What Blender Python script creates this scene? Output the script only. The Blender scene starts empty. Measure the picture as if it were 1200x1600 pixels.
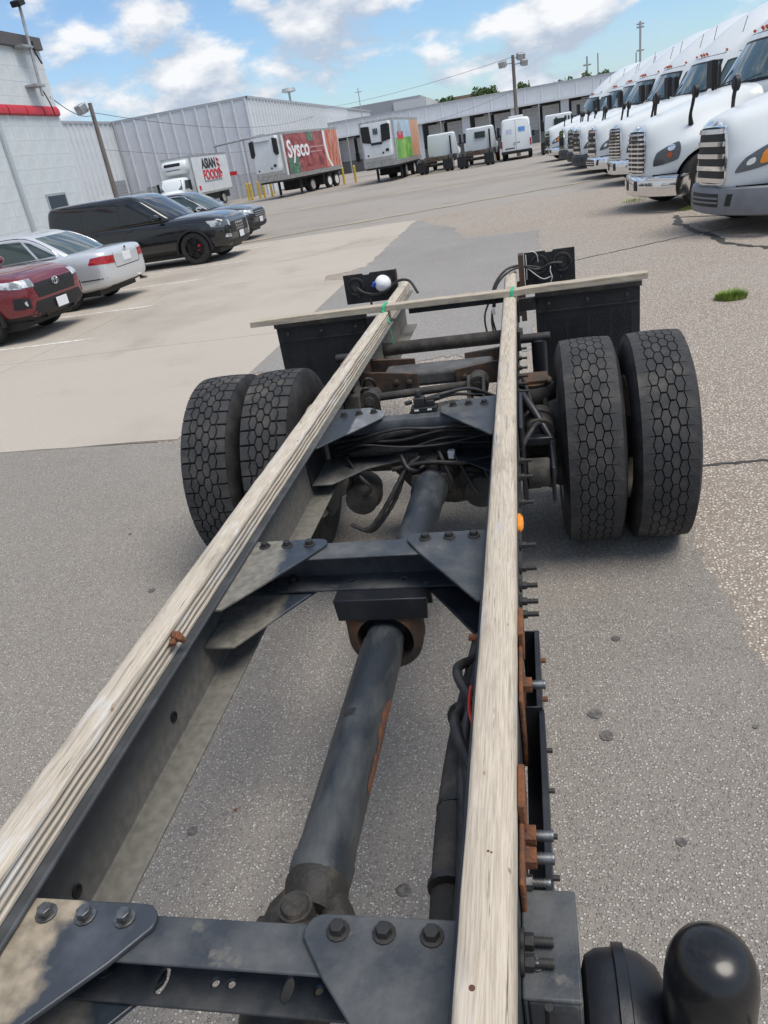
import bpy, bmesh, math, random
from math import sin, cos, pi, radians, sqrt, atan2, degrees
from mathutils import Vector, Matrix, Euler
random.seed(7)
S = bpy.context.scene
COL = S.collection

# ------------------------------------------------------------ camera
def cam_axes(f, rho, vp):
    r = radians(rho)
    v = Vector((vp[0] - 600, vp[1] - 800)); u = Vector((cos(r), -sin(r))); up = Vector((-sin(r), -cos(r)))
    foot = up * v.dot(up)
    right = Vector((u.x, u.y, 0)); fw = Vector((foot.x, foot.y, f)).normalized()
    Z = right.cross(fw)
    if Z.y > 0: Z = -Z
    Y = Vector((v.x, v.y, f)).normalized()
    X = Y.cross(Z)
    if X.x < 0: X = -X
    return Matrix((X, Y, Z))            # rows: world axes in camera (right, down, forward)
FPX = 1150.0
MW = cam_axes(FPX, 9.55, (807, 200))    # the lot is level with the horizon
MC = cam_axes(FPX, 9.55, (807, 195))    # the chassis frame rises a little towards its rear
CAM = Vector((0.50, 0.0, 1.885))
camd = bpy.data.cameras.new('camera'); cam = bpy.data.objects.new('camera', camd); COL.objects.link(cam)
camd.sensor_fit = 'VERTICAL'; camd.sensor_height = 36.0; camd.lens = 36.0 * FPX / 1600.0
camd.clip_start = 0.02; camd.clip_end = 6000
right = MW @ Vector((1, 0, 0)); up = -(MW @ Vector((0, 1, 0))); back = -(MW @ Vector((0, 0, 1)))
m3 = Matrix((right, up, back)).transposed()
cam.matrix_world = Matrix.Translation(CAM) @ m3.to_4x4()
S.camera = cam
def ray(px, py): return MW @ Vector((px - 600, py - 800, FPX))
def at_z(px, py, z=0.0):
    d = ray(px, py); return CAM + d * ((z - CAM.z) / d.z)
def at_y(px, py, y):
    d = ray(px, py); return CAM + d * ((y - CAM.y) / d.y)
def at_x(px, py, x):
    d = ray(px, py); return CAM + d * ((x - CAM.x) / d.x)

# ------------------------------------------------------------ sky, sun, exposure
SUN_EL, SUN_AZ = radians(66), radians(112)      # azimuth from +Y towards +X
S.view_settings.view_transform = 'Standard'; S.view_settings.look = 'None'
S.view_settings.exposure = 1.15; S.view_settings.gamma = 1.0; S.view_settings.use_curve_mapping = False
W = bpy.data.worlds.new('World'); S.world = W; W.use_nodes = True
def build_world():
    nt = W.node_tree; nt.nodes.clear(); N = nt.nodes.new; L = nt.links.new
    out = N('ShaderNodeOutputWorld'); bg = N('ShaderNodeBackground'); L(bg.outputs[0], out.inputs[0])
    sky = N('ShaderNodeTexSky'); sky.sky_type = 'NISHITA'; sky.sun_disc = False
    sky.sun_elevation = SUN_EL; sky.sun_rotation = SUN_AZ; sky.air_density = 1.0; sky.dust_density = 1.0; sky.ozone_density = 1.5; sky.altitude = 200
    bg.inputs[1].default_value = 0.075
    tc = N('ShaderNodeTexCoord')
    mp = N('ShaderNodeMapping'); mp.inputs['Scale'].default_value = (1, 1, 2.1); L(tc.outputs['Generated'], mp.inputs[0])
    def noise(scale, detail, rough, src, off=(0, 0, 0)):
        m = N('ShaderNodeMapping'); m.inputs['Location'].default_value = off; L(src, m.inputs[0])
        n = N('ShaderNodeTexNoise'); n.inputs['Scale'].default_value = scale; n.inputs['Detail'].default_value = detail
        n.inputs['Roughness'].default_value = rough; n.inputs['Distortion'].default_value = 0.15; L(m.outputs[0], n.inputs['Vector']); return n.outputs['Fac']
    def mth(op, a, b, c=None):
        m = N('ShaderNodeMath'); m.operation = op
        for i, v in enumerate((a, b) if c is None else (a, b, c)):
            if isinstance(v, (int, float)): m.inputs[i].default_value = v
            else: L(v, m.inputs[i])
        return m.outputs[0]
    O1 = (3.1, 1.7, 0.35)
    big = noise(6.0, 2, 0.5, mp.outputs[0], O1)
    det = noise(14.0, 8, 0.56, mp.outputs[0], O1)
    dens = mth('ADD', mth('MULTIPLY', big, 0.55), mth('MULTIPLY', det, 0.45))
    cov = N('ShaderNodeMapRange'); cov.interpolation_type = 'SMOOTHSTEP'; cov.inputs[1].default_value = 0.462; cov.inputs[2].default_value = 0.565; L(dens, cov.inputs[0])
    # lit tops: the same cloud seen a little higher up is thinner
    O2 = (3.1, 1.7, 0.35 + 0.06)
    bigu = noise(6.0, 2, 0.5, mp.outputs[0], O2); detu = noise(14.0, 5, 0.56, mp.outputs[0], O2)
    densu = mth('ADD', mth('MULTIPLY', bigu, 0.55), mth('MULTIPLY', detu, 0.45))
    lit = N('ShaderNodeMapRange'); lit.inputs[1].default_value = -0.05; lit.inputs[2].default_value = 0.10; L(mth('SUBTRACT', dens, densu), lit.inputs[0])
    ccol = N('ShaderNodeMix'); ccol.data_type = 'RGBA'; ccol.inputs[6].default_value = (3.0, 3.5, 4.25, 1); ccol.inputs[7].default_value = (5.7, 5.8, 5.95, 1); L(lit.outputs[0], ccol.inputs[0])
    # thin veil
    veil = noise(2.2, 6, 0.6, mp.outputs[0], (8, 2, 1))
    vm = N('ShaderNodeMapRange'); vm.inputs[1].default_value = 0.40; vm.inputs[2].default_value = 0.75; vm.inputs[3].default_value = 0.0; vm.inputs[4].default_value = 0.5; L(veil, vm.inputs[0])
    tint = N('ShaderNodeMix'); tint.data_type = 'RGBA'; tint.blend_type = 'MULTIPLY'; tint.inputs[0].default_value = 1.0; L(sky.outputs[0], tint.inputs[6]); tint.inputs[7].default_value = (0.73, 0.86, 0.97, 1)
    v = N('ShaderNodeMix'); v.data_type = 'RGBA'; L(vm.outputs[0], v.inputs[0]); L(tint.outputs[2], v.inputs[6]); v.inputs[7].default_value = (3.5, 4.3, 5.2, 1)
    mx = N('ShaderNodeMix'); mx.data_type = 'RGBA'; L(cov.outputs[0], mx.inputs[0]); L(v.outputs[2], mx.inputs[6]); L(ccol.outputs[2], mx.inputs[7])
    L(mx.outputs[2], bg.inputs[0])
build_world()
sd = bpy.data.lights.new('sun', 'SUN'); sd.energy = 1.5; sd.angle = radians(34); sd.color = (1.0, 0.93, 0.83)
so = bpy.data.objects.new('sun', sd); COL.objects.link(so)
sv = Vector((cos(SUN_EL) * sin(SUN_AZ), cos(SUN_EL) * cos(SUN_AZ), sin(SUN_EL)))
so.rotation_euler = sv.to_track_quat('Z', 'Y').to_euler(); so.location = (0, 0, 60)

# ------------------------------------------------------------ materials
MATS = {}
def mat(name, col, rough=0.6, metal=0.0, col2=None, scale=8.0, detail=6.0, lo=0.4, hi=0.65, stretch=(1, 1, 1),
        bump=0.0, bscale=None, coat=0.0, rough2=None, trans=0.0, ior=1.45, emit=None, coord='Object', col3=None, scale3=2.0, lo3=.55, hi3=.7, alpha=1.0, spec=0.5):
    if name in MATS: return MATS[name]
    m = bpy.data.materials.new(name); m.use_nodes = True; nt = m.node_tree; b = nt.nodes['Principled BSDF']
    N = nt.nodes.new; L = nt.links.new
    c4 = lambda c: (c[0], c[1], c[2], 1)
    b.inputs['Base Color'].default_value = c4(col); b.inputs['Roughness'].default_value = rough; b.inputs['Metallic'].default_value = metal
    b.inputs['Coat Weight'].default_value = coat; b.inputs['Coat Roughness'].default_value = 0.05; b.inputs['Transmission Weight'].default_value = trans; b.inputs['IOR'].default_value = ior
    b.inputs['Alpha'].default_value = alpha; b.inputs['Specular IOR Level'].default_value = spec
    if emit: b.inputs['Emission Color'].default_value = c4(emit[0]); b.inputs['Emission Strength'].default_value = emit[1]
    if col2 or bump or rough2 is not None:
        tc = N('ShaderNodeTexCoord'); mp = N('ShaderNodeMapping'); mp.inputs['Scale'].default_value = stretch
        L(tc.outputs[coord], mp.inputs[0])
        def nz(sc, dt=detail):
            n = N('ShaderNodeTexNoise'); n.inputs['Scale'].default_value = sc; n.inputs['Detail'].default_value = dt; n.inputs['Roughness'].default_value = .6; L(mp.outputs[0], n.inputs['Vector']); return n.outputs['Fac']
        def rng(v, a, c, o0=0., o1=1.):
            r = N('ShaderNodeMapRange'); r.inputs[1].default_value = a; r.inputs[2].default_value = c; r.inputs[3].default_value = o0; r.inputs[4].default_value = o1; L(v, r.inputs[0]); return r.outputs[0]
        n1 = nz(scale)
        if col2:
            mx = N('ShaderNodeMix'); mx.data_type = 'RGBA'; L(rng(n1, lo, hi), mx.inputs[0]); mx.inputs[6].default_value = c4(col); mx.inputs[7].default_value = c4(col2)
            o = mx.outputs[2]
            if col3:
                m2 = N('ShaderNodeMix'); m2.data_type = 'RGBA'; L(rng(nz(scale3), lo3, hi3), m2.inputs[0]); L(o, m2.inputs[6]); m2.inputs[7].default_value = c4(col3); o = m2.outputs[2]
            L(o, b.inputs['Base Color'])
        if rough2 is not None: L(rng(n1, lo, hi, rough, rough2), b.inputs['Roughness'])
        if bump:
            bp = N('ShaderNodeBump'); bp.inputs['Strength'].default_value = bump; bp.inputs['Distance'].default_value = 0.01
            L(nz(bscale or scale * 3), bp.inputs['Height']); L(bp.outputs[0], b.inputs['Normal'])
    MATS[name] = m; return m

# ------------------------------------------------------------ mesh helpers
class MB:
    def __init__(s): s.v = []; s.f = []
    def add(s, vs, fs):
        o = len(s.v); s.v += [tuple(v) for v in vs]; s.f += [tuple(i + o for i in f) for f in fs]; return s
    def box(s, c, d, rot=None):
        x, y, z = d[0] / 2, d[1] / 2, d[2] / 2
        vs = [Vector((sx * x, sy * y, sz * z)) for sz in (-1, 1) for sy in (-1, 1) for sx in (-1, 1)]
        if rot is not None: R = rot if isinstance(rot, Matrix) else Euler(rot).to_matrix(); vs = [R @ v for v in vs]
        c = Vector(c)
        return s.add([v + c for v in vs], [(0, 2, 3, 1), (4, 5, 7, 6), (0, 1, 5, 4), (2, 6, 7, 3), (0, 4, 6, 2), (1, 3, 7, 5)])
    def b2(s, a, b):   # box by two corners
        a, b = Vector(a), Vector(b); return s.box((a + b) / 2, [abs(t) for t in (b - a)])
    def prism(s, poly, a, b, axis='z', mp=None):
        # poly: 2-D outline, extruded from a to b along axis; plane coords (x,y) for z, (x,z) for y, (y,z) for x
        def P(p, t):
            if mp: return mp(p, t)
            return (p[0], p[1], t) if axis == 'z' else (p[0], t, p[1]) if axis == 'y' else (t, p[0], p[1])
        n = len(poly); area = sum(poly[i][0] * poly[(i + 1) % n][1] - poly[(i + 1) % n][0] * poly[i][1] for i in range(n))
        vs = [P(p, a) for p in poly] + [P(p, b) for p in poly]
        fl = [tuple(range(n))[::-1], tuple(range(n, 2 * n))] + [(i, (i + 1) % n, n + (i + 1) % n, n + i) for i in range(n)]
        s.add(vs, fl); return s
    def tube(s, pts, r, n=10, cap=True):
        pts = [Vector(p) for p in pts]; k = len(pts); rs = r if isinstance(r, (list, tuple)) else [r] * k
        vs = []; ref = None
        for i, p in enumerate(pts):
            t = (pts[min(i + 1, k - 1)] - pts[max(i - 1, 0)])
            if t.length < 1e-9: t = Vector((0, 0, 1))
            t.normalize()
            if ref is None:
                ref = Vector((0, 0, 1)) if abs(t.z) < .9 else Vector((1, 0, 0))
            a = ref - t * ref.dot(t)
            if a.length < 1e-6: a = t.orthogonal()
            a.normalize(); ref = a; b = t.cross(a)
            vs += [p + (a * cos(2 * pi * j / n) + b * sin(2 * pi * j / n)) * rs[i] for j in range(n)]
        fs = [(i * n + j, i * n + (j + 1) % n, (i + 1) * n + (j + 1) % n, (i + 1) * n + j) for i in range(k - 1) for j in range(n)]
        if cap: fs += [tuple(range(n))[::-1], tuple(range((k - 1) * n, k * n))]
        return s.add(vs, fs)
    def lathe(s, prof, c=(0, 0, 0), axis='x', n=32, close=False, ang=None):
        # prof: (t along axis, radius)
        c = Vector(c); vs = []; k = len(prof)
        m = n if ang is None else n + 1
        for t, r in prof:
            for j in range(m):
                th = (2 * pi * j / n) if ang is None else ang[0] + (ang[1] - ang[0]) * j / n
                a, b = r * cos(th), r * sin(th)
                vs.append(c + Vector((t, a, b) if axis == 'x' else (b, t, a) if axis == 'y' else (a, b, t)))
        fs = []
        for i in range(k - 1 + (1 if close else 0)):
            i2 = (i + 1) % k
            for j in range(n):
                j2 = (j + 1) % m
                fs.append((i * m + j, i2 * m + j, i2 * m + j2, i * m + j2))
        if not close and ang is None:
            if prof[0][1] > 1e-6: fs.append(tuple(range(m)))
            if prof[-1][1] > 1e-6: fs.append(tuple(range((k - 1) * m, k * m))[::-1])
        return s.add(vs, fs)
    def rings(s, rr, cap=True, closed=True):
        n = len(rr[0]); vs = [p for r in rr for p in r]
        fs = [(i * n + j, i * n + (j + 1) % n, (i + 1) * n + (j + 1) % n, (i + 1) * n + j) for i in range(len(rr) - 1) for j in range(n if closed else n - 1)]
        if cap: fs += [tuple(range(n))[::-1], tuple(range((len(rr) - 1) * n, len(rr) * n))]
        return s.add(vs, fs)
    def hexbolt(s, p, d, r=.016, h=.012, wr=.02):
        d = Vector(d).normalized(); p = Vector(p)
        s.tube([p, p + d * .004], wr, 12); s.tube([p + d * .004, p + d * (.004 + h)], [r, r * .93], 6); return s
    def xf(s, M):
        s.v = [tuple(M @ Vector(v)) for v in s.v]; return s
    def mesh(s, name):
        me = bpy.data.meshes.new(name); me.from_pydata(s.v, [], s.f)
        bm = bmesh.new(); bm.from_mesh(me); bmesh.ops.recalc_face_normals(bm, faces=bm.faces); bm.to_mesh(me); bm.free()
        return me
    def build(s, name, m, parent=None, smooth=35, bevel=0, seg=2, sub=0, loc=None, rot=None, cut=None):
        me = s.mesh(name); o = bpy.data.objects.new(name, me); COL.objects.link(o)
        me.materials.append(m)
        if sub or cut:
            if sub:
                md = o.modifiers.new('s', 'SUBSURF'); md.levels = sub; md.render_levels = sub
            tmp = []
            for c in (cut or []):
                co = bpy.data.objects.new('cut', c.mesh('cut')); COL.objects.link(co); tmp.append(co)
                md = o.modifiers.new('b', 'BOOLEAN'); md.operation = 'DIFFERENCE'; md.object = co; md.solver = 'EXACT'
            bpy.context.view_layer.update()
            dg = bpy.context.evaluated_depsgraph_get()
            nm = bpy.data.meshes.new_from_object(o.evaluated_get(dg)); o.modifiers.clear(); o.data = nm; bpy.data.meshes.remove(me); me = nm; me.name = name
            for co in tmp:
                d = co.data; bpy.data.objects.remove(co); bpy.data.meshes.remove(d)
            if not me.materials: me.materials.append(m)
        if bevel:
            md = o.modifiers.new('bevel', 'BEVEL'); md.width = bevel; md.segments = seg; md.limit_method = 'ANGLE'; md.angle_limit = radians(40); md.harden_normals = False
        if smooth:
            me.shade_smooth(); me.set_sharp_from_angle(angle=radians(smooth))
        if parent: o.parent = parent
        if loc: o.location = loc
        if rot: o.rotation_euler = rot
        return o
def empty(name, loc=(0, 0, 0), rz=0, parent=None):
    o = bpy.data.objects.new(name, None); COL.objects.link(o); o.location = loc; o.rotation_euler = (0, 0, rz); o.empty_display_size = .3
    if parent: o.parent = parent
    return o
def tag(o, label=None, cat=None, group=None, kind=None):
    if label: o['label'] = label
    if cat: o['category'] = cat
    if group: o['group'] = group
    if kind: o['kind'] = kind
    return o
def inst(o, parent=None, loc=None, rot=None, scale=None):
    c = o.copy(); COL.objects.link(c); c.parent = parent if parent is not None else o.parent
    if loc is not None: c.location = loc
    if rot is not None: c.rotation_euler = rot
    if scale is not None: c.scale = scale
    return c
CH = {}
def copy_tree(o, parent=None):
    c = o.copy(); COL.objects.link(c); c.parent = parent
    for ch in [x for x in bpy.data.objects if x.parent == o and x is not c]: copy_tree(ch, c)
    return c
def text_mesh(txt, size, ext=.004, bold=0.0, shear=0.0, spacing=1.0):
    cu = bpy.data.curves.new('t', 'FONT'); cu.body = txt; cu.size = size; cu.extrude = ext; cu.offset = bold; cu.shear = shear; cu.space_character = spacing
    cu.align_x = 'CENTER'; cu.align_y = 'CENTER'; cu.resolution_u = 3
    o = bpy.data.objects.new('t', cu); COL.objects.link(o); bpy.context.view_layer.update()
    me = bpy.data.meshes.new_from_object(o.evaluated_get(bpy.context.evaluated_depsgraph_get()))
    bpy.data.objects.remove(o); bpy.data.curves.remove(cu); return me
def text(name, txt, size, m, parent, loc, rot, ext=.004, bold=0.0, sx=1.0, shear=0.0):
    me = text_mesh(txt, size, ext, bold, shear); me.materials.clear(); me.materials.append(m)
    o = bpy.data.objects.new(name, me); COL.objects.link(o); o.parent = parent; o.location = loc; o.rotation_euler = rot; o.scale = (sx, 1, 1); return o
def bez(pts, n=8):
    # Catmull-Rom through points
    P = [Vector(p) for p in pts]; P = [P[0] * 2 - P[1]] + P + [P[-1] * 2 - P[-2]]; out = []
    for i in range(1, len(P) - 2):
        for k in range(n):
            t = k / n; a, b, c, d = P[i - 1], P[i], P[i + 1], P[i + 2]
            out.append(.5 * ((2 * b) + (c - a) * t + (2 * a - 5 * b + 4 * c - d) * t * t + (-a + 3 * b - 3 * c + d) * t ** 3))
    out.append(P[-2]); return out
# ============================================================ GROUND
def stone_mat(name, base, stones, cell, amount, patch, patch_scale, bump, rough=.85, stretch=(1, 1, 1), fine=None, tint=None):
    """pavement: voronoi stones in a binder, broken by large faded patches"""
    m = bpy.data.materials.new(name); m.use_nodes = True; nt = m.node_tree; b = nt.nodes['Principled BSDF']; N = nt.nodes.new; L = nt.links.new
    tc = N('ShaderNodeTexCoord'); mp = N('ShaderNodeMapping'); mp.inputs['Scale'].default_value = stretch; L(tc.outputs['Object'], mp.inputs[0]); P = mp.outputs[0]
    def vor(sc, feat='F1'):
        v = N('ShaderNodeTexVoronoi'); v.feature = feat; v.inputs['Scale'].default_value = sc; L(P, v.inputs['Vector']); return v
    def nz(sc, d=5, r=.6):
        n = N('ShaderNodeTexNoise'); n.inputs['Scale'].default_value = sc; n.inputs['Detail'].default_value = d; n.inputs['Roughness'].default_value = r; L(P, n.inputs['Vector']); return n.outputs['Fac']
    def rng(v, a, c, o0=0., o1=1.):
        r = N('ShaderNodeMapRange'); r.inputs[1].default_value = a; r.inputs[2].default_value = c; r.inputs[3].default_value = o0; r.inputs[4].default_value = o1; L(v, r.inputs[0]); return r.outputs[0]
    def mix(f, a, c, bt='MIX'):
        x = N('ShaderNodeMix'); x.data_type = 'RGBA'; x.blend_type = bt
        for i, v in ((0, f), (6, a), (7, c)):
            if isinstance(v, (int, float)): x.inputs[i].default_value = v
            elif isinstance(v, tuple): x.inputs[i].default_value = (v[0], v[1], v[2], 1)
            else: L(v, x.inputs[i])
        return x.outputs[2]
    v = vor(cell); sep = N('ShaderNodeSeparateColor'); L(v.outputs['Color'], sep.inputs[0])
    ramp = N('ShaderNodeValToRGB'); cr = ramp.color_ramp; cr.interpolation = 'CONSTANT'
    for i, (p, c) in enumerate(stones):
        e = cr.elements[i] if i < 2 else cr.elements.new(p)
        e.position = p; e.color = (c[0], c[1], c[2], 1)
    L(sep.outputs[0], ramp.inputs[0])
    inside = rng(v.outputs['Distance'], .52 , .36)             # 1 in the stone, 0 in the binder
    keep = N('ShaderNodeMath'); keep.operation = 'LESS_THAN'; L(sep.outputs[1], keep.inputs[0]); keep.inputs[1].default_value = amount
    f = N('ShaderNodeMath'); f.operation = 'MULTIPLY'; L(inside, f.inputs[0]); L(keep.outputs[0], f.inputs[1])
    bcol = mix(rng(nz(cell * 1.7, 3), .35, .65), base, tuple(x * 1.5 for x in base))
    c = mix(f.outputs[0], bcol, ramp.outputs[0])
    if fine: # sparse bigger pale stones
        v2 = vor(fine[0]); s2 = N('ShaderNodeSeparateColor'); L(v2.outputs['Color'], s2.inputs[0])
        k2 = N('ShaderNodeMath'); k2.operation = 'LESS_THAN'; L(s2.outputs[2], k2.inputs[0]); k2.inputs[1].default_value = fine[1]
        f2 = N('ShaderNodeMath'); f2.operation = 'MULTIPLY'; L(rng(v2.outputs['Distance'], .40, .30), f2.inputs[0]); L(k2.outputs[0], f2.inputs[1])
        c = mix(f2.outputs[0], c, fine[2])
    for (pc, sc, lo, hi, amt) in patch:
        c = mix(rng(nz(sc, 6), lo, hi, 0, amt), c, pc)
    L(c, b.inputs['Base Color']); b.inputs['Roughness'].default_value = rough; b.inputs['Specular IOR Level'].default_value = .35
    bp = N('ShaderNodeBump'); bp.inputs['Strength'].default_value = bump; bp.inputs['Distance'].default_value = .004
    h = N('ShaderNodeMath'); h.operation = 'ADD'; L(f.outputs[0], h.inputs[0]); L(nz(cell * 2.5, 2), h.inputs[1]); L(h.outputs[0], bp.inputs['Height']); L(bp.outputs[0], b.inputs['Normal'])
    return m
M_ASPH = stone_mat('asphalt_worn', (.20, .181, .160), [(0, (.30, .272, .243)), (.28, (.41, .374, .333)), (.50, (.225, .205, .185)), (.66, (.48, .442, .398)), (.90, (.58, .55, .505))], 115, .78,
                   [((.34, .307, .27), .9, .5, .75, .35), ((.19, .175, .158), 2.3, .6, .8, .3), ((.14, .128, .115), 1.3, .60, .74, .4), ((.36, .335, .305), .5, .52, .66, .3), ((.32, .25, .19), 5.0, .66, .8, .3)], 1, 1.0, fine=(90, .04, (.56, .53, .49)))
M_AGG = stone_mat('exposed_aggregate', (.20, .167, .137), [(0, (.45, .375, .30)), (.22, (.61, .525, .43)), (.45, (.31, .25, .195)), (.62, (.71, .635, .545)), (.84, (.21, .18, .158)), (.92, (.82, .77, .70))], 75, .95,
                  [((.40, .365, .325), .35, .45, .7, .35), ((.34, .318, .295), .12, .45, .62, .35)], 1, 1.0)
M_PATCH = stone_mat('patch_asphalt', (.20, .19, .178), [(0, (.29, .275, .255)), (.4, (.22, .21, .195)), (.7, (.36, .34, .315)), (.9, (.50, .475, .44))], 80, .75,
                    [((.31, .295, .272), .6, .45, .7, .45), ((.20, .19, .178), .25, .5, .65, .45), ((.36, .32, .27), 1.4, .6, .75, .4)], 1, .7)
M_CONC = stone_mat('concrete_slab', (.345, .31, .265), [(0, (.39, .35, .30)), (.5, (.325, .292, .25)), (.85, (.43, .39, .34))], 140, .5,
                   [((.40, .36, .305), .5, .45, .65, .6), ((.27, .243, .21), .9, .58, .75, .55), ((.255, .222, .182), .22, .50, .66, .55)], 1, .25)
M_FAR = stone_mat('lot_far', (.22, .198, .173), [(0, (.35, .305, .255)), (.4, (.26, .232, .20)), (.7, (.43, .38, .325))], 40, .8,
                  [((.31, .288, .26), .06, .42, .6, .75), ((.18, .166, .148), .11, .50, .66, .6), ((.36, .30, .22), .045, .55, .68, .5), ((.16, .148, .135), .35, .60, .72, .5)], 1, .4)
M_LINE = mat('line_paint', (.72, .70, .66), .7, col2=(.46, .42, .36), scale=14, lo=.42, hi=.62)
M_YLINE = mat('yellow_paint_worn', (.42, .35, .23), .8, col2=(.33, .295, .25), scale=3, lo=.4, hi=.6)
M_TAR = mat('tar_seal', (.035, .034, .033), .6, col2=(.07, .066, .06), scale=9)
M_STAIN = mat('oil_stain', (.075, .07, .066), .6, col2=(.16, .15, .14), scale=70, lo=.42, hi=.62)

def sheet(name, poly, z, m, kind='structure', parent=None, thick=0):
    b = MB()
    if thick: b.prism(poly, z - thick, z)
    else: b.add([(p[0], p[1], z) for p in poly], [tuple(range(len(poly)))])
    o = b.build(name, m, parent, smooth=0)
    if kind and not parent: o['kind'] = kind
    return o
def ragged(a, b, n, amp, rnd):
    a, b = Vector(a), Vector(b); d = (b - a); nrm = Vector((-d.y, d.x)).normalized(); out = []
    for i in range(n):
        out.append(tuple(a + d * (i / n) + nrm * rnd.uniform(-amp, amp)))
    return out
rg = random.Random(3)
g = sheet('ground', [(-2500, -300), (2500, -300), (2500, 4000), (-2500, 4000)], 0.0, M_FAR)
agg = sheet('aggregate_pavement', [(-2.6, 3.9), (1.0, 3.0), (1.0, -6), (14, -6), (14, 27)] + ragged((14, 27), (-2.3, 22.4), 30, .3, rg) + [(-2.3, 22.4)], 0.004, M_AGG)
edge = ragged((1.30, -6), (1.26, 2.2), 40, .035, rg) + ragged((1.26, 2.2), (1.21, 3.3), 14, .02, rg) + ragged((1.21, 3.3), (1.34, 4.13), 8, .02, rg) + ragged((1.34, 4.13), (-2.32, 5.29), 34, .02, rg) + [(-2.32, 5.29), (-4.2, 5.46), (-14, 6.2), (-60, 6.2), (-60, -6)]
asp = sheet('asphalt_lane', edge, 0.008, M_ASPH)
pat = sheet('asphalt_patch', ragged((-2.5, 7.2), (.55, 7.0), 40, .09, rg) + ragged((.55, 7.0), (.8, 16.0), 60, .08, rg) + ragged((.8, 16.0), (-.75, 16.3), 24, .12, rg) + ragged((-.75, 16.3), (-1.1, 18.6), 8, .12, rg) + ragged((-1.1, 18.6), (-2.42, 21.8), 8, .1, rg) + [(-2.45, 21.8)], 0.008, M_PATCH)
# concrete bays: slabs cast apart, joints open between them
conc = sheet('concrete_parking', [(-14.0, 5.45), (-4.2, 5.49), (-2.36, 5.33), (-2.42, 21.9), (-14.0, 22.3)], 0.006, M_AGG)
xs = [-13.98, -10.2, -6.4, -2.40]; ys = [5.46, 9.1, 13.95, 18.0, 22.0]
for i in range(3):
    for j in range(4):
        x0, x1, y0, y1 = xs[i] + .006, xs[i + 1] - .006, ys[j] + .006, ys[j + 1] - .006
        if j == 0:
            yb0, yb1 = (5.47, 5.50) if i < 2 else (5.50, 5.35)
            poly = [(x0, yb0)] + ragged((x0, yb0), (x1, yb1), 12, .012, rg)[1:] + [(x1, yb1), (x1, y1), (x0, y1)]
        elif i == 2 and j == 1:   # broken outer corner
            poly = [(x0, y0), (x1 - .02, y0), (x1 - .05, 12.7), (-2.95, 12.95), (-3.05, 13.5), (-2.62, 13.7), (x1 - .12, y1), (x0, y1)]
        else:
            poly = [(x0, y0), (x1, y0)] + ragged((x1, y0), (x1, y1), 26 if i == 2 else 4, .05 if i == 2 else .003, rg)[1:] + [(x1, y1), (x0, y1)]
        sheet('slab', poly, 0.016, M_CONC, parent=conc, thick=.012)
for y, x0, x1 in ((10.22, -11.5, -5.85), (12.68, -11.5, -5.86), (15.47, -11.5, -5.98), (17.85, -11.5, -5.95), (20.6, -11.5, -6.05)):
    sheet('painted_line', ragged((x0, y - .05), (x1, y - .05), 14, .006, rg) + ragged((x1, y + .05), (x0, y + .05), 14, .006, rg), 0.0195, M_LINE, parent=conc)
def strip(name, pts, w, z, m, parent=None):
    pts = [Vector(p) for p in pts]; Lf, Rt = [], []
    for i, p in enumerate(pts):
        t = (pts[min(i + 1, len(pts) - 1)] - pts[max(i - 1, 0)]).normalized(); n = Vector((-t.y, t.x)); ww = w * (.6 + .8 * rg.random()) / 2
        Lf.append(p + n * ww); Rt.append(p - n * ww)
    b = MB(); k = len(pts); b.add([(p.x, p.y, z) for p in Lf + Rt], [(i, i + 1, k + i + 1, k + i) for i in range(k - 1)])
    return b.build(name, m, parent, smooth=0)
def wig(pts, n, a):
    out = []
    for i in range(len(pts) - 1):
        out += ragged(pts[i], pts[i + 1], n, a, rg)
    return out + [pts[-1]]
strip('joint_crack', wig([(1.36, 4.10), (2.4, 4.16), (9, 4.4)], 30, .012), .025, .0085, M_TAR, agg)
strip('joint_crack', wig([(.9, 11.55), (1.24, 11.77), (2.84, 12.62), (4.27, 13.17), (7, 14.1)], 14, .02), .035, .0085, M_TAR, agg)
strip('tar_crack', wig([(3.3, 15.3), (3.12, 14.2), (3.23, 12.73), (3.27, 11.48), (3.61, 10.78), (4.4, 10.3), (6.2, 10.2)], 8, .05), .11, .0088, M_TAR, agg)
strip('tar_crack', wig([(3.25, 15.1), (4.3, 13.9), (5.6, 13.6)], 10, .05), .06, .0092, M_TAR, agg)
strip('worn_line', wig([(-8.8, 22.6), (-4.0, 24.3), (0.8, 26.2), (3.6, 27.2)], 10, .03), .28, .012, M_YLINE, g)
strip('worn_line', wig([(-24, 34), (-6.0, 36.5), (1.5, 38.2)], 10, .05), .45, .009, M_YLINE, g)
for pts in ([(-5.6, 16.4), (-4.2, 16.9), (-3.5, 18.2), (-2.5, 18.6)], [(-7.7, 5.6), (-7.2, 7.1), (-7.4, 9.0)]):
    strip('hairline_crack', wig(pts, 9, .05), .014, .0192, mat('crack_dirt', (.16, .14, .12), .9), conc)
def blob(name, x, y, r, m, z, parent, n=26):
    b = MB(); b.add([(x + r * cos(2 * pi * k / n) * rg.uniform(.82, 1.08), y + r * sin(2 * pi * k / n) * rg.uniform(.82, 1.08), z) for k in range(n)], [tuple(range(n))]); b.build(name, m, parent, smooth=0)
for px, py, r in ((962, 997, .018), (930, 1115, .026), (948, 1149, .024), (630, 1390, .022), (300, 1298, .018), (1065, 1315, .016), (1180, 1135, .010), (203, 834, .012), (237, 922, .02)):
    p = at_z(px, py, .012); blob('oil_stain', p.x, p.y, r, M_STAIN, .012, asp)
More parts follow.
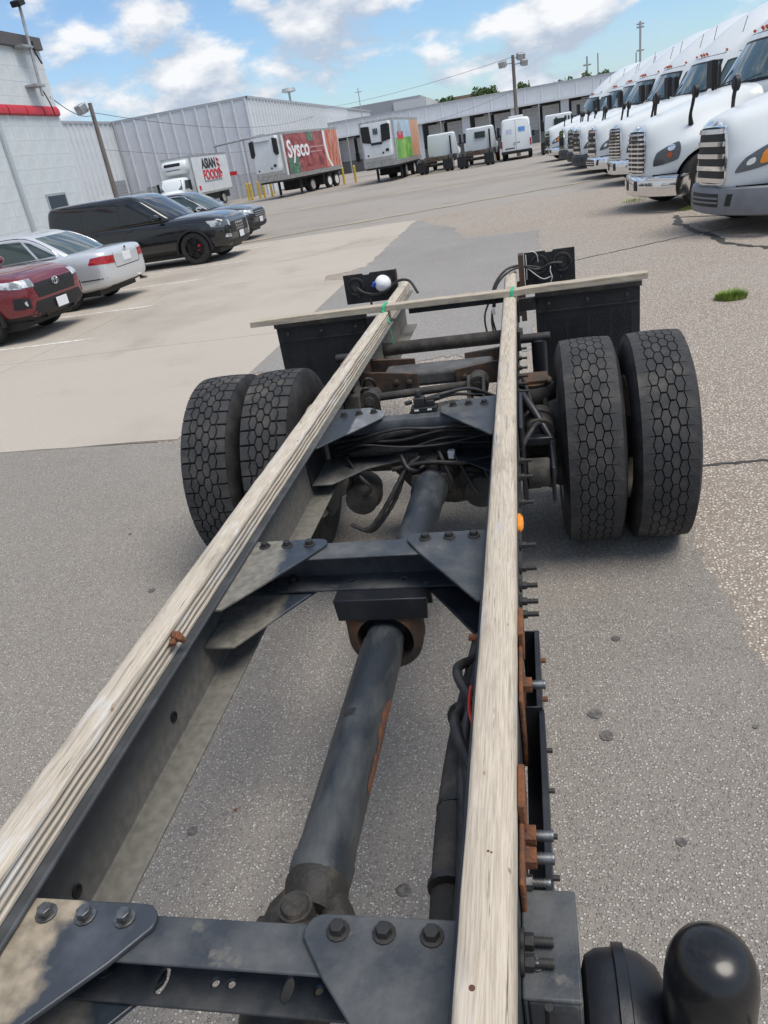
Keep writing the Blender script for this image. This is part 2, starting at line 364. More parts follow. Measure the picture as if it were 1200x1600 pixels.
# small loose debris on the pavement
M_LITTER = mat('leaf_litter', (.20, .07, .035), .8, col2=(.10, .05, .03), scale=60)
for px, py in ((367, 1267),):
    p = at_z(px, py, .01); b = MB(); b.add([(p.x - .008, p.y, .009), (p.x + .008, p.y - .003, .010), (p.x + .009, p.y + .008, .016), (p.x - .005, p.y + .009, .011)], [(0, 1, 2, 3)])
    tag(b.build('dry_leaf', M_LITTER), 'small curled red-brown leaf lying on the asphalt between the frame rails', 'leaf')
# grass tufts
M_GRASS = mat('grass_blade', (.16, .25, .035), .6, col2=(.28, .36, .09), scale=30)
def tuft(x, y, rx, ry, n, h, z0=.004, seed=1):
    r = random.Random(seed); b = MB()
    for i in range(n):
        a = r.random() * 2 * pi; q = sqrt(r.random()); bx, by = x + rx * q * cos(a), y + ry * q * sin(a)
        hh = h * r.uniform(.5, 1.1) * (1 - .5 * q); l = r.uniform(.2, .9) * hh; d = a + r.uniform(-.8, .8); w = .0035
        px, py = -sin(d) * w, cos(d) * w; mx, my = bx + cos(d) * l * .4, by + sin(d) * l * .4; tx, ty = bx + cos(d) * l, by + sin(d) * l
        b.add([(bx - px, by - py, z0), (bx + px, by + py, z0), (mx + px, my + py, z0 + hh * .65), (mx - px, my - py, z0 + hh * .65), (tx, ty, z0 + hh)], [(0, 1, 2, 3), (3, 2, 4)])
    return b
p = at_z(1142, 467)
tag(tuft(p.x, p.y, .15, .13, 800, .115, seed=4).build('grass_tuft', M_GRASS), 'bright green low grass tuft growing alone on the aggregate pavement beside the mud flap', 'grass', kind='stuff')
p = at_z(990, 315)
tag(tuft(p.x, p.y, .28, .3, 140, .10, seed=5).build('weed_patch', M_GRASS), 'thin sparse weeds in front of the chrome bumper of the white tractor', 'weeds', kind='stuff')
p = at_z(1076, 328)
tag(tuft(p.x, p.y, .16, .12, 160, .10, seed=6).build('weed_patch', M_GRASS), 'small weed clump beside the front tyre of the chrome bumpered tractor', 'weeds', kind='stuff')
# ============================================================ THE TRUCK CHASSIS (own frame: Y along the rails, tyres on z = 0)
RC = MW @ MC.transposed(); CC = Vector((.5, 0, 1.9))
ROOT_M = Matrix.Translation(CAM - RC @ CC) @ RC.to_4x4()
def cz(px, py, z):
    d = MC @ Vector((px - 600, py - 800, FPX)); return CC + d * ((z - CC.z) / d.z)
def cy(px, py, y):
    d = MC @ Vector((px - 600, py - 800, FPX)); return CC + d * ((y - CC.y) / d.y)

def masked(name, col, dust, axis, x0, x1, rough=.4, nscale=22, namp=.05, rough2=.85, low_col2=None, bump=.15, drange=(.35, .7), ky=0.0, y0=0.0):
    """paint with a second tone (overspray, dusty film, shade put into the colour) that starts at a ragged line along one axis"""
    m = bpy.data.materials.new(name); m.use_nodes = True; nt = m.node_tree; b = nt.nodes['Principled BSDF']; N = nt.nodes.new; L = nt.links.new
    tc = N('ShaderNodeTexCoord'); sx = N('ShaderNodeSeparateXYZ'); L(tc.outputs['Object'], sx.inputs[0])
    def nz(sc, d=6):
        n = N('ShaderNodeTexNoise'); n.inputs['Scale'].default_value = sc; n.inputs['Detail'].default_value = d; L(tc.outputs['Object'], n.inputs['Vector']); return n.outputs['Fac']
    def rng(v, a, c, o0=0., o1=1.):
        r = N('ShaderNodeMapRange'); r.inputs[1].default_value = a; r.inputs[2].default_value = c; r.inputs[3].default_value = o0; r.inputs[4].default_value = o1; L(v, r.inputs[0]); return r.outputs[0]
    a = N('ShaderNodeMath'); a.operation = 'MULTIPLY_ADD'; L(nz(nscale), a.inputs[0]); a.inputs[1].default_value = namp * 2; L(sx.outputs['XYZ'.index(axis)], a.inputs[2])
    if ky:
        k_ = N('ShaderNodeMath'); k_.operation = 'MULTIPLY_ADD'; L(sx.outputs[1], k_.inputs[0]); k_.inputs[1].default_value = -ky; k_.inputs[2].default_value = ky * y0
        a2 = N('ShaderNodeMath'); a2.operation = 'ADD'; L(a.outputs[0], a2.inputs[0]); L(k_.outputs[0], a2.inputs[1]); a = a2
    mask = rng(a.outputs[0], x0 + namp, x1 + namp)
    c4 = lambda c: (c[0], c[1], c[2], 1)
    d = N('ShaderNodeMix'); d.data_type = 'RGBA'; L(rng(nz(40), *drange), d.inputs[0]); d.inputs[6].default_value = c4(dust); d.inputs[7].default_value = c4(low_col2 or tuple(x * .55 for x in dust))
    base = N('ShaderNodeMix'); base.data_type = 'RGBA'; L(rng(nz(14), .5, .8), base.inputs[0]); base.inputs[6].default_value = c4(col); base.inputs[7].default_value = c4(tuple(x * 1.8 + .012 for x in col))
    mx = N('ShaderNodeMix'); mx.data_type = 'RGBA'; L(mask, mx.inputs[0]); L(d.outputs[2], mx.inputs[6]); L(base.outputs[2], mx.inputs[7]); L(mx.outputs[2], b.inputs['Base Color'])
    r = N('ShaderNodeMix'); r.data_type = 'FLOAT'; L(mask, r.inputs[0]); r.inputs[2].default_value = rough2; r.inputs[3].default_value = rough; L(r.outputs[0], b.inputs['Roughness'])
    bp = N('ShaderNodeBump'); bp.inputs['Strength'].default_value = bump; bp.inputs['Distance'].default_value = .003; L(nz(90, 3), bp.inputs['Height']); L(bp.outputs[0], b.inputs['Normal'])
    return m
BLACK = mat('chassis_black', (.014, .016, .021), .38, col2=(.04, .042, .045), scale=7, lo=.5, hi=.8, rough2=.6, bump=.08, bscale=70)
BLACKM = mat('chassis_black_matt', (.018, .018, .019), .62, col2=(.05, .047, .043), scale=9, lo=.45, hi=.75, bump=.15, bscale=60)
BEAM = mat('crossmember_paint', (.034, .040, .049), .46, col2=(.105, .108, .108), scale=8, lo=.42, hi=.72, rough2=.75, bump=.18, bscale=70, col3=(.15, .138, .118), scale3=19, lo3=.64, hi3=.76)
RAIL_R = mat('rail_dark_paint', (.028, .032, .040), .45, col2=(.09, .085, .075), scale=5, lo=.5, hi=.75, bump=.12, bscale=50)
RAIL_L = mat('rail_dusty_paint', (.17, .165, .15), .7, col2=(.255, .245, .22), scale=6, lo=.35, hi=.6, stretch=(1, .35, 1), bump=.2, bscale=60, col3=(.06, .062, .064), scale3=1.6, lo3=.56, hi3=.68)
RAIL_W = masked('rail_web_shade_dust', (.042, .046, .05), (.175, .168, .148), 'Z', .645, .76, rough=.5, nscale=7, namp=.03, ky=.10, y0=.85, low_col2=(.115, .11, .098))  # flange shade painted onto the upper web, dusty tone below and rearward
GUS_L = masked('gusset_overspray_left', (.036, .042, .052), (.33, .28, .21), 'X', -.285, -.262, nscale=16, namp=.06)
GUS_L2 = masked('gusset_overspray_mid', (.022, .030, .042), (.20, .19, .165), 'X', -.255, -.225, nscale=14)
GUS_L3 = masked('gusset_axle_left', (.12, .125, .13), (.022, .028, .036), 'X', -.245, -.235, rough=.5, rough2=.45, nscale=9, namp=.02)  # dark towards the rail, lighter grey inward
RUST = mat('rust', (.20, .075, .028), .85, col2=(.09, .045, .03), scale=30, lo=.4, hi=.62, bump=.5, bscale=120)
RUSTD = mat('rusty_brown_steel', (.075, .05, .036), .8, col2=(.17, .075, .032), scale=11, lo=.5, hi=.7, col3=(.04, .037, .034), scale3=5, lo3=.5, hi3=.6, bump=.3)
CAST = mat('dirty_cast_iron', (.032, .030, .028), .8, col2=(.078, .070, .060), scale=12, lo=.42, hi=.7, bump=.5, bscale=50)
SHAFT = mat('driveshaft_blue_black', (.022, .028, .036), .45, col2=(.085, .093, .098), scale=6, lo=.44, hi=.74, stretch=(1.5, .6, 1.5), rough2=.8, bump=.2, bscale=60, col3=(.13, .115, .095), scale3=2.2, lo3=.62, hi3=.72)
ZINC = mat('dull_zinc', (.20, .21, .22), .45, .85, col2=(.09, .085, .08), scale=40)
RUBBER = mat('tyre_rubber', (.011, .011, .012), .75, col2=(.036, .035, .035), scale=9, bump=.15, bscale=90)
TREADM = mat('tyre_tread', (.034, .034, .036), .85, col2=(.066, .063, .059), scale=10, lo=.45, hi=.72, bump=.35, bscale=110, col3=(.11, .098, .082), scale3=2.6, lo3=.62, hi3=.74)
GROOVE = mat('tyre_groove', (.010, .010, .011), .9)
RIMC = mat('rim_cream', (.52, .49, .43), .55, col2=(.33, .29, .24), scale=9)
HOSE = mat('black_hose', (.016, .016, .017), .5, col2=(.045, .042, .04), scale=20)
PLASTIC = mat('black_plastic', (.012, .012, .013), .45, col2=(.03, .03, .03), scale=15, bump=.1, bscale=200)
FLAP = mat('mudflap_rubber', (.009, .010, .012), .55, col2=(.02, .021, .023), scale=6, bump=.5, bscale=160)
AMBER = mat('amber_lens', (.85, .26, .01), .25, coat=.5)
GREEN = mat('green_twine', (.03, .42, .22), .6)
WHITEP = mat('white_plastic', (.78, .78, .78), .4)
BLUEP = mat('blue_plastic', (.03, .10, .45), .45)
REDW = mat('red_wire', (.5, .04, .03), .5)
GLOSSB = mat('gloss_black', (.008, .008, .009), .20, coat=.10, col2=(.014, .014, .015), scale=9, rough2=.30)

def wood_mat(name, a, bcol, c, ylen=.5, paint=None):
    m = bpy.data.materials.new(name); m.use_nodes = True; nt = m.node_tree; b = nt.nodes['Principled BSDF']; N = nt.nodes.new; L = nt.links.new
    tc = N('ShaderNodeTexCoord')
    def nz(st, sc, d=6, off=(0, 0, 0)):
        mp = N('ShaderNodeMapping'); mp.inputs['Scale'].default_value = st; mp.inputs['Location'].default_value = off; L(tc.outputs['Object'], mp.inputs[0])
        n = N('ShaderNodeTexNoise'); n.inputs['Scale'].default_value = sc; n.inputs['Detail'].default_value = d; n.inputs['Roughness'].default_value = .65; L(mp.outputs[0], n.inputs['Vector']); return n.outputs['Fac']
    def rng(v, p, q, o0=0., o1=1.):
        r = N('ShaderNodeMapRange'); r.inputs[1].default_value = p; r.inputs[2].default_value = q; r.inputs[3].default_value = o0; r.inputs[4].default_value = o1; L(v, r.inputs[0]); return r.outputs[0]
    def mix(f, p, q):
        x = N('ShaderNodeMix'); x.data_type = 'RGBA'; L(f, x.inputs[0])
        for i, v in ((6, p), (7, q)):
            if isinstance(v, tuple): x.inputs[i].default_value = (v[0], v[1], v[2], 1)
            else: L(v, x.inputs[i])
        return x.outputs[2]
    st = (1, .035, 1) if ylen else (.035, 1, 1)
    grain = nz(st, 330, 5); grain2 = nz(st, 60, 5, (3, 1, 2)); big = nz((1, .25, 1) if ylen else (.25, 1, 1), 9, 5, (7, 0, 1))
    col = mix(rng(grain, .40, .62), a, bcol); col = mix(rng(grain2, .56, .70), col, c); col = mix(rng(nz(st, 150, 3, (5, 2, 8)), .64, .70), col, tuple(x * .55 for x in c)); col = mix(rng(big, .58, .75), col, tuple(x * .72 for x in bcol))
    if paint: col = mix(rng(nz((1, .16, 1), 20, 8, (1, 5, 3)), .57, .66, 0, .75), col, paint)
    spots = nz((1, .5, 1), 30, 2, (2, 9, 4)); col = mix(rng(spots, .715, .77), col, (.17, .095, .055)); col = mix(rng(nz((1, .3, 1), 5, 4, (4, 3, 6)), .55, .72, 0, .55), col, tuple(x * .8 for x in c))
    L(col, b.inputs['Base Color']); b.inputs['Roughness'].default_value = .8
    bp = N('ShaderNodeBump'); bp.inputs['Strength'].default_value = .3; bp.inputs['Distance'].default_value = .003; L(grain2, bp.inputs['Height'])
    bp2 = N('ShaderNodeBump'); bp2.inputs['Strength'].default_value = .5; bp2.inputs['Distance'].default_value = .002; L(grain, bp2.inputs['Height']); L(bp.outputs[0], bp2.inputs['Normal']); L(bp2.outputs[0], b.inputs['Normal'])
    return m
WOOD = wood_mat('weathered_wood_left', (.54, .48, .395), (.39, .335, .265), (.23, .195, .155), paint=(.56, .56, .55))
WOOD_R = wood_mat('weathered_wood_right', (.53, .465, .375), (.38, .322, .25), (.215, .178, .135), paint=(.40, .415, .44))
WOOD_P = wood_mat('weathered_plank', (.47, .41, .32), (.35, .29, .22), (.20, .165, .125), ylen=0)

CHS = empty('truck_chassis'); CHS.matrix_world = ROOT_M
tag(CHS, 'bare black truck frame with dual rear tyres and wood-topped rails', 'truck chassis')
R_ = lambda mb, n, m, p=CHS, **k: mb.build(n, m, p, **k)

# --- frame rails
ZT, ZB = .905, .640
def rail(sgn, m):
    o, i, w = .432 * sgn, .345 * sgn, .423 * sgn; f = .011
    poly = [(o, ZB), (o, ZT), (i, ZT), (i, ZT - f), (w, ZT - f), (w, ZB + f), (i, ZB + f), (i, ZB)]
    b = MB(); n = 40
    b.rings([[(x, -.6 + 6.3 * k / n, z) for x, z in poly] for k in range(n + 1)])
    return R_(b, 'frame_rail', m, bevel=.004, seg=2)
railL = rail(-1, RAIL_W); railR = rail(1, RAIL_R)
# grommets in the left web
for px, py in ((270, 1120), (118, 1392), (470, 690)):
    d = MC @ Vector((px - 600, py - 800, FPX)); p = CC + d * ((-.4225 - CC.x) / d.x)
    R_(MB().lathe([(0, .0), (0, .011), (.004, .014), (.006, .013), (.006, .010), (.001, .009)], p, 'x', 16), 'grommet', GROOVE, railL)

# --- weathered wood on the rails (lies loose on top)
def wood_sill(sgn, m, label, x_out, x_in, seed):
    r = random.Random(seed); zb, zt = ZT + .001, .973
    prof = [(x_out, zb), (x_out, zt - .016), (x_out - (x_out - x_in) * .10, zt - .004), (x_out - (x_out - x_in) * .26, zt), (x_in + (x_out - x_in) * .10, zt), (x_in, zt - .006)]
    dx = (x_out - x_in); g = .013 * (1 if dx > 0 else -1)
    z = zt - .010
    for k in range(3):
        prof += [(x_in, z - .005), (x_in + g, z - .0075), (x_in + g, z - .0125), (x_in, z - .015)]; z -= .0165
    prof += [(x_in, zb)]
    n = 90; y0, y1 = -.6, 5.74; rr = []
    wob = [(r.uniform(-.0015, .0015), r.uniform(-.0012, .0012)) for _ in range(n + 1)]
    for k in range(n + 1):
        t = k / n; y = y0 + (y1 - y0) * t; wx = .0012 * sin(t * 9 + seed) + wob[k][0] * .35; wz = wob[k][1]
        rr.append([(x + wx + r.uniform(-.0003, .0003), y + (r.uniform(-.012, .012) if k == n else 0), (zz + wz + r.uniform(-.0003, .0003)) if zz > zb + .001 else zz) for x, zz in prof])
    o = MB().rings(rr).build('wood_sill', m, None, smooth=50, bevel=.0015, seg=1); o.matrix_world = ROOT_M
    tag(o, label, 'wood sill'); return o
sillL = wood_sill(-1, WOOD, 'long weathered wood strip with grooved edge on the dusty light grey frame rail', -.438, -.367, 2)
sillR = wood_sill(1, WOOD_R, 'long pale weathered wood strip lying on the dark frame rail beside the air tank', .4325, .3585, 5)
# rusty scraps of hardware nailed to the wood
p = cz(277, 1006, .935)
b = MB()
for k in range(7):
    rr_ = random.Random(k); b.box((p.x + rr_.uniform(-.008, .01), p.y + rr_.uniform(-.012, .012), .945 + rr_.uniform(-.006, .014)), (.014, .018, .012), (rr_.random(), rr_.random(), rr_.random()))
b.build('rusty_clip', RUST, sillL, bevel=.002)
for px, py in ((763, 1330), (737, 1545), (768, 1332)):
    p = cz(px, py, .9735); MB().lathe([(0, .0001), (.0, .006), (.0015, .005), (.0018, .0001)], (p.x, p.y, .9725), 'z', 10).build('nail_head', RUST, sillR)

# --- crossmembers between the rails
def gusset(yf, yn, yr, x_tip, z, m, parent, sgn, t=.009, xr=.421, name='gusset_plate'):
    # outline: far edge yf, tip near x_tip, widening towards the rail down to yr
    pts = [(xr, yf), (x_tip + .02, yf)]
    for k in range(1, 6):
        a = pi / 2 + k * (pi * .72) / 6; pts.append((x_tip + .02 + .03 * cos(a), yf - .03 + .03 * sin(a)))
    pts += [(x_tip + .035, yn - .01), (.335, yr), (xr, yr)]
    if sgn < 0: pts = [(-x, y) for x, y in pts]
    return MB().prism(pts, z - t, z).build(name, m, parent, bevel=.0025)
def bolts(pts, d, parent, m=BLACKM, r=.0125, h=.012, name='bolt', wr=.0175):
    first = None
    for p in pts:
        if first is None: first = MB().hexbolt((0, 0, 0), d, r, h, wr).build(name, m, parent, loc=p, bevel=.001)
        else: inst(first, parent, loc=p)
def crossmember(y0, y1, gm, gus_yr, dz_low, slots):
    t = .007; zt, zb = .882, .768
    poly = [(y0, zt - t), (y0, zt), (y1, zt), (y1, zb), (y0, zb), (y0, zb + t), (y1 - t, zb + t), (y1 - t, zt - t)]
    cuts = []
    for x, y, rx, ry in slots:
        cuts.append(MB().prism([(x + rx * cos(2 * pi * k / 12), y + ry * sin(2 * pi * k / 12)) for k in range(12)], zb - .02, zb + .03))
    cm = MB().prism(poly, -.40, .40, 'x').build('crossmember', BEAM, CHS, bevel=.003, cut=cuts)
    for s in (-1, 1):
        gusset(y1 + .012, y0, gus_yr, .13, .892, gm if s < 0 else BEAM, cm, s)
        gusset(y1 + .005, y0, gus_yr + .01, .15, .762, (GUS_L2 if s < 0 else BLACK), cm, s)
        bolts([(s * x, (y0 + y1) / 2 + .022, .892) for x in (.312, .242, .173)], (0, 0, 1), cm, m=(ZINC if s < 0 and y0 < 1 else BLACKM))
        bolts([(s * x, (y0 + y1) / 2 + .01, .776) for x in (.312, .242)], (0, 0, 1), cm, m=BLACKM)
    return cm
cmN = crossmember(.59, .665, GUS_L, .395, 0, [(-.135, .628, .009, .022), (-.045, .630, .006, .006), (-.018, .630, .006, .006), (.075, .628, .009, .020), (.125, .63, .006, .006)])
cmM = crossmember(1.755, 1.845, GUS_L2, 1.50, 0, [(-.06, 1.80, .006, .006), (.10, 1.80, .006, .006)])
# centre bearing hanger under the middle crossmember
hb = MB(); hb.prism([(-.098, .77), (.176, .77), (.170, .700), (-.092, .700)], 1.70, 1.712, 'y'); hb.b2((-.098, 1.70, .762), (.176, 1.84, .768)); hb.b2((-.09, 1.835, .66), (.166, 1.842, .766))
R_(hb, 'bearing_hanger', BLACK, bevel=.003)
cb = MB(); seg = 20
outer = [(.038 + .108 * cos(a), .630 + .105 * sin(a)) for a in [pi + pi * k / seg for k in range(seg + 1)]] + [(.146, .705), (-.07, .705)]
inner = [(.034 + .082 * cos(a), .622 + .080 * sin(a)) for a in [2 * pi - 2 * pi * k / 30 for k in range(30)]]
# ring plate made of quads between the U outline and the bore
no = 48; oo = []
def rayhit(a):
    d = (cos(a), sin(a))
    if d[1] < 0: return (.034 + .110 * d[0], .622 + .108 * d[1])
    t = min((.110 / abs(d[0])) if abs(d[0]) > 1e-6 else 9, (.085 / d[1]) if d[1] > 1e-6 else 9); return (.034 + t * d[0], .622 + t * d[1])
vs = []; fs = []
for k in range(no):
    a = 2 * pi * k / no; ox, oz = rayhit(a); ix, iz = .034 + .084 * cos(a), .622 + .084 * sin(a)
    vs += [(ox, 1.715, oz), (ix, 1.705, iz), (ox, 1.775, oz), (ix, 1.775, iz)]
for k in range(no):
    q = (k + 1) % no; A_, B_ = 4 * k, 4 * q
    fs += [(A_, B_, B_ + 1, A_ + 1), (A_ + 2, A_ + 3, B_ + 3, B_ + 2), (A_, A_ + 2, B_ + 2, B_), (A_ + 1, B_ + 1, B_ + 3, A_ + 3)]
R_(MB().add(vs, fs), 'centre_bearing', RUSTD, bevel=.004)
R_(MB().lathe([(1.765, .05), (1.765, .09), (1.772, .09), (1.772, .05)], (.034, 0, .622), 'y', 28, close=True), 'bearing_rubber', GROOVE)

# --- driveshaft
def along(a, b, prof, n=28):
    a, b = Vector(a), Vector(b); d = b - a; pts = [a + d * t for t, r in prof]; return MB().tube(pts, [r for t, r in prof], n)
A0, B0 = (.011, .93, .590), (.032, 1.735, .622)
ds = R_(along(A0, B0, [(0, .058), (.01, .062), (.03, .066), (.07, .067), (.08, .0625), (.11, .0635), (.12, .0615), (.88, .0615), (.90, .060), (.93, .060), (.935, .056), (.985, .056)]), 'driveshaft', SHAFT)
# weld balance pads, rust patch, yoke ears
b = MB(); b.box((.006, 1.36, .6635), (.030, .026, .008), (.03, -.27, 0)); b.build('balance_weight', BLACKM, ds, bevel=.003)
b = MB()
pr = []
for k in range(41):
    t = k / 40; y = 1.16 + t * .30; wv = sin(pi * t) ** .5; a0 = .05 - .25 * wv; a1 = .08 + wv * (.34 + .16 * sin(t * 7 + 2) + .06 * sin(t * 23 + 1) + .03 * sin(t * 61)); f_ = (y - .86) / .875; cx, czz = .010 + .022 * f_, .587 + .035 * f_
    pr.append([(cx + .0620 * cos(a0 + (a1 - a0) * j / 8), y, czz + .0620 * sin(a0 + (a1 - a0) * j / 8)) for j in range(9)])
b.rings(pr, cap=False, closed=False).build('rust_patch', mat('rust_patch_brown', (.15, .062, .032), .85, col2=(.06, .045, .04), scale=26, lo=.45, hi=.62, bump=.3), ds, smooth=60)
uj = MB()
uj.tube([(.011, .965, .590), (.011, .93, .590), (.011, .90, .589), (.011, .875, .588)], [.060, .066, .060, .045], 24)      # weld yoke neck
for q in (-1, 1):
    for k in range(2):   # forked ears: one pair level, the other pair upright on the flange side
        o = (q * .060, 0) if k == 0 else (0, q * .060); dy = 1 if k == 0 else -1
        uj.tube([(.011 + o[0] * .55, .83 + dy * .085, .588 + o[1] * .55), (.011 + o[0] * .95, .83 + dy * .045, .587 + o[1] * .95), (.011 + o[0], .83, .586 + o[1])], [.030, .033, .036], 14)
        uj.tube([(.011 + o[0] * .5, .83, .586 + o[1] * .5), (.011 + o[0] * 1.55, .83, .586 + o[1] * 1.55)], .033, 18)
        uj.tube([(.011 + o[0] * 1.5, .83, .586 + o[1] * 1.5), (.011 + o[0] * 1.66, .83, .586 + o[1] * 1.66)], [.030, .024], 18)
uj.tube([(.011, .86, .587), (.011, .80, .586)], .036, 16)
uj.tube([(.011, .775, .586), (.011, .745, .585), (.011, .73, .585), (.011, .55, .58)], [.062, .085, .085, .06], 24)
R_(uj, 'universal_joint', mat('greasy_cast', (.026, .025, .024), .6, col2=(.075, .065, .052), scale=16, lo=.48, hi=.68, bump=.4, bscale=60))
A1, B1 = (.034, 1.78, .618), (.062, 2.80, .622)
R_(along(A1, B1, [(0, .055), (.06, .055), (.07, .066), (.86, .066), (.88, .074), (.94, .074), (.96, .058), (1, .058)]), 'driveshaft', SHAFT)
b = MB()
for q in (-1, 1):
    b.tube([(.062 + q * .088, 2.86, .622), (.062 + q * .05, 2.86, .622)], .036, 14); b.prism([(.062 + q * .03, .585), (.062 + q * .08, .58), (.062 + q * .088, .622), (.062 + q * .08, .665), (.062 + q * .03, .66)], 2.78, 2.90, 'y')
    b.prism([(.03, .622 + q * .03), (.094, .622 + q * .03), (.09, .622 + q * .085), (.034, .622 + q * .085)], 2.83, 2.97, 'y')
b.tube([(.062, 2.86, .712), (.062, 2.86, .532)], .034, 14); b.tube([(.062, 2.94, .622), (.062, 2.97, .622), (.062, 2.99, .62), (.062, 3.10, .61)], [.10, .10, .085, .11], 24)
R_(b, 'universal_joint', CAST, bevel=.005)
# --- crossmember above the axle
b = MB()
prof = [(2.865, .83), (2.862, .865), (2.872, .884), (2.90, .892), (2.93, .885), (2.942, .865), (2.945, .765), (2.937, .765), (2.934, .83)]
b.prism(prof, -.40, .40, 'x')
axm = R_(b, 'crossmember', BEAM, bevel=.003)
MB().prism([(-.42, 2.66), (-.42, 2.93), (-.02, 2.93), (.0, 2.88), (-.20, 2.80), (-.33, 2.66)], .700, .708).build('lower_shelf', RAIL_L, axm, bevel=.003)
MB().b2((-.422, 2.66, .70), (-.412, 2.93, .86)).build('end_plate', BLACKM, axm, bevel=.003)
MB().prism([(.42, 2.66), (.42, 2.93), (.12, 2.93), (.20, 2.80), (.33, 2.66)], .700, .708).build('lower_shelf', BLACK, axm, bevel=.003)
MB().b2((-.40, 2.938, .70), (.40, 2.944, .80)).build('web_plate', BLACKM, axm)
for s, gm in ((-1, GUS_L3), (1, BEAM)):
    pts = [(.421, 3.03), (.20, 3.01), (.118, 2.94), (.122, 2.872), (.335, 2.58), (.421, 2.58)]
    MB().prism([(s * x, y) for x, y in pts], .893, .901).build('gusset_plate', gm, axm, bevel=.0025)
    bolts([(s * .30, 2.93, .901), (s * .235, 2.935, .901), (s * .17, 2.935, .901)], (0, 0, 1), axm)
# leveling valve, fittings and lines on it
vb = MB(); vb.b2((-.005, 2.90, .893), (.105, 2.955, .915)); vb.b2((.01, 2.905, .915), (.055, 2.95, .955)); vb.b2((.06, 2.91, .915), (.095, 2.945, .94)); vb.tube([(.03, 2.93, .95), (.03, 2.93, .985)], .014, 8); vb.tube([(.055, 2.93, .94), (.12, 2.935, .945)], .011, 8); vb.tube([(.0, 2.93, .935), (-.03, 2.93, .93)], .010, 8)
R_(vb, 'levelling_valve', BLACKM, bevel=.003)
for xx in (.02, .075): R_(MB().box((xx, 2.899, .906), (.018, .004, .006)), 'valve_tag', WHITEP)
rh = random.Random(11)
def hose(pts, r, m=HOSE, name='hose', n=7, rib=False, parent=CHS):
    pp = bez(pts, 7)
    rr_ = [r * (1.0 if not rib or k % 2 else .86) for k in range(len(pp))]
    return MB().tube(pp, rr_, n).build(name, m, parent, smooth=60)
for k in range(7):
    z = .765 + .012 * k + rh.uniform(-.006, .006); y = 2.905 - rh.random() * .06
    hose([(-.36 + .05 * rh.random(), y, z - .03), (-.22, y - .02, z + rh.uniform(-.02, .02)), (-.05, y - .03, z + rh.uniform(-.02, .02)), (.12, y - .02, z + rh.uniform(-.02, .03)), (.30, y, z + rh.uniform(-.02, .02)), (.40, y, z)], rh.uniform(.005, .009))
hose([(.07, 2.93, .945), (.15, 2.95, .955), (.24, 3.05, .93), (.34, 3.12, .86)], .008)
hose([(.09, 2.93, .935), (.18, 2.98, .935), (.28, 3.10, .88)], .007)
hose([(-.10, 2.80, .69), (.05, 2.79, .715), (.22, 2.80, .70), (.40, 2.84, .72)], .010)
hose([(.02, 2.82, .73), (-.04, 2.79, .69), (-.12, 2.72, .58), (-.20, 2.70, .48), (-.245, 2.72, .45)], .012, rib=True)
hose([(-.04, 2.85, .72), (-.08, 2.78, .60), (-.15, 2.74, .50), (-.22, 2.73, .44), (-.31, 2.76, .46)], .010, rib=True)
hose([(.26, 2.90, .70), (.30, 2.82, .60), (.34, 2.84, .50)], .013)
R_(MB().tube([(-.28, 2.86, .755), (-.10, 2.85, .76)], .02, 8).tube([(-.06, 2.86, .70), (.05, 2.86, .70)], .018, 8), 'wire_connector', PLASTIC)
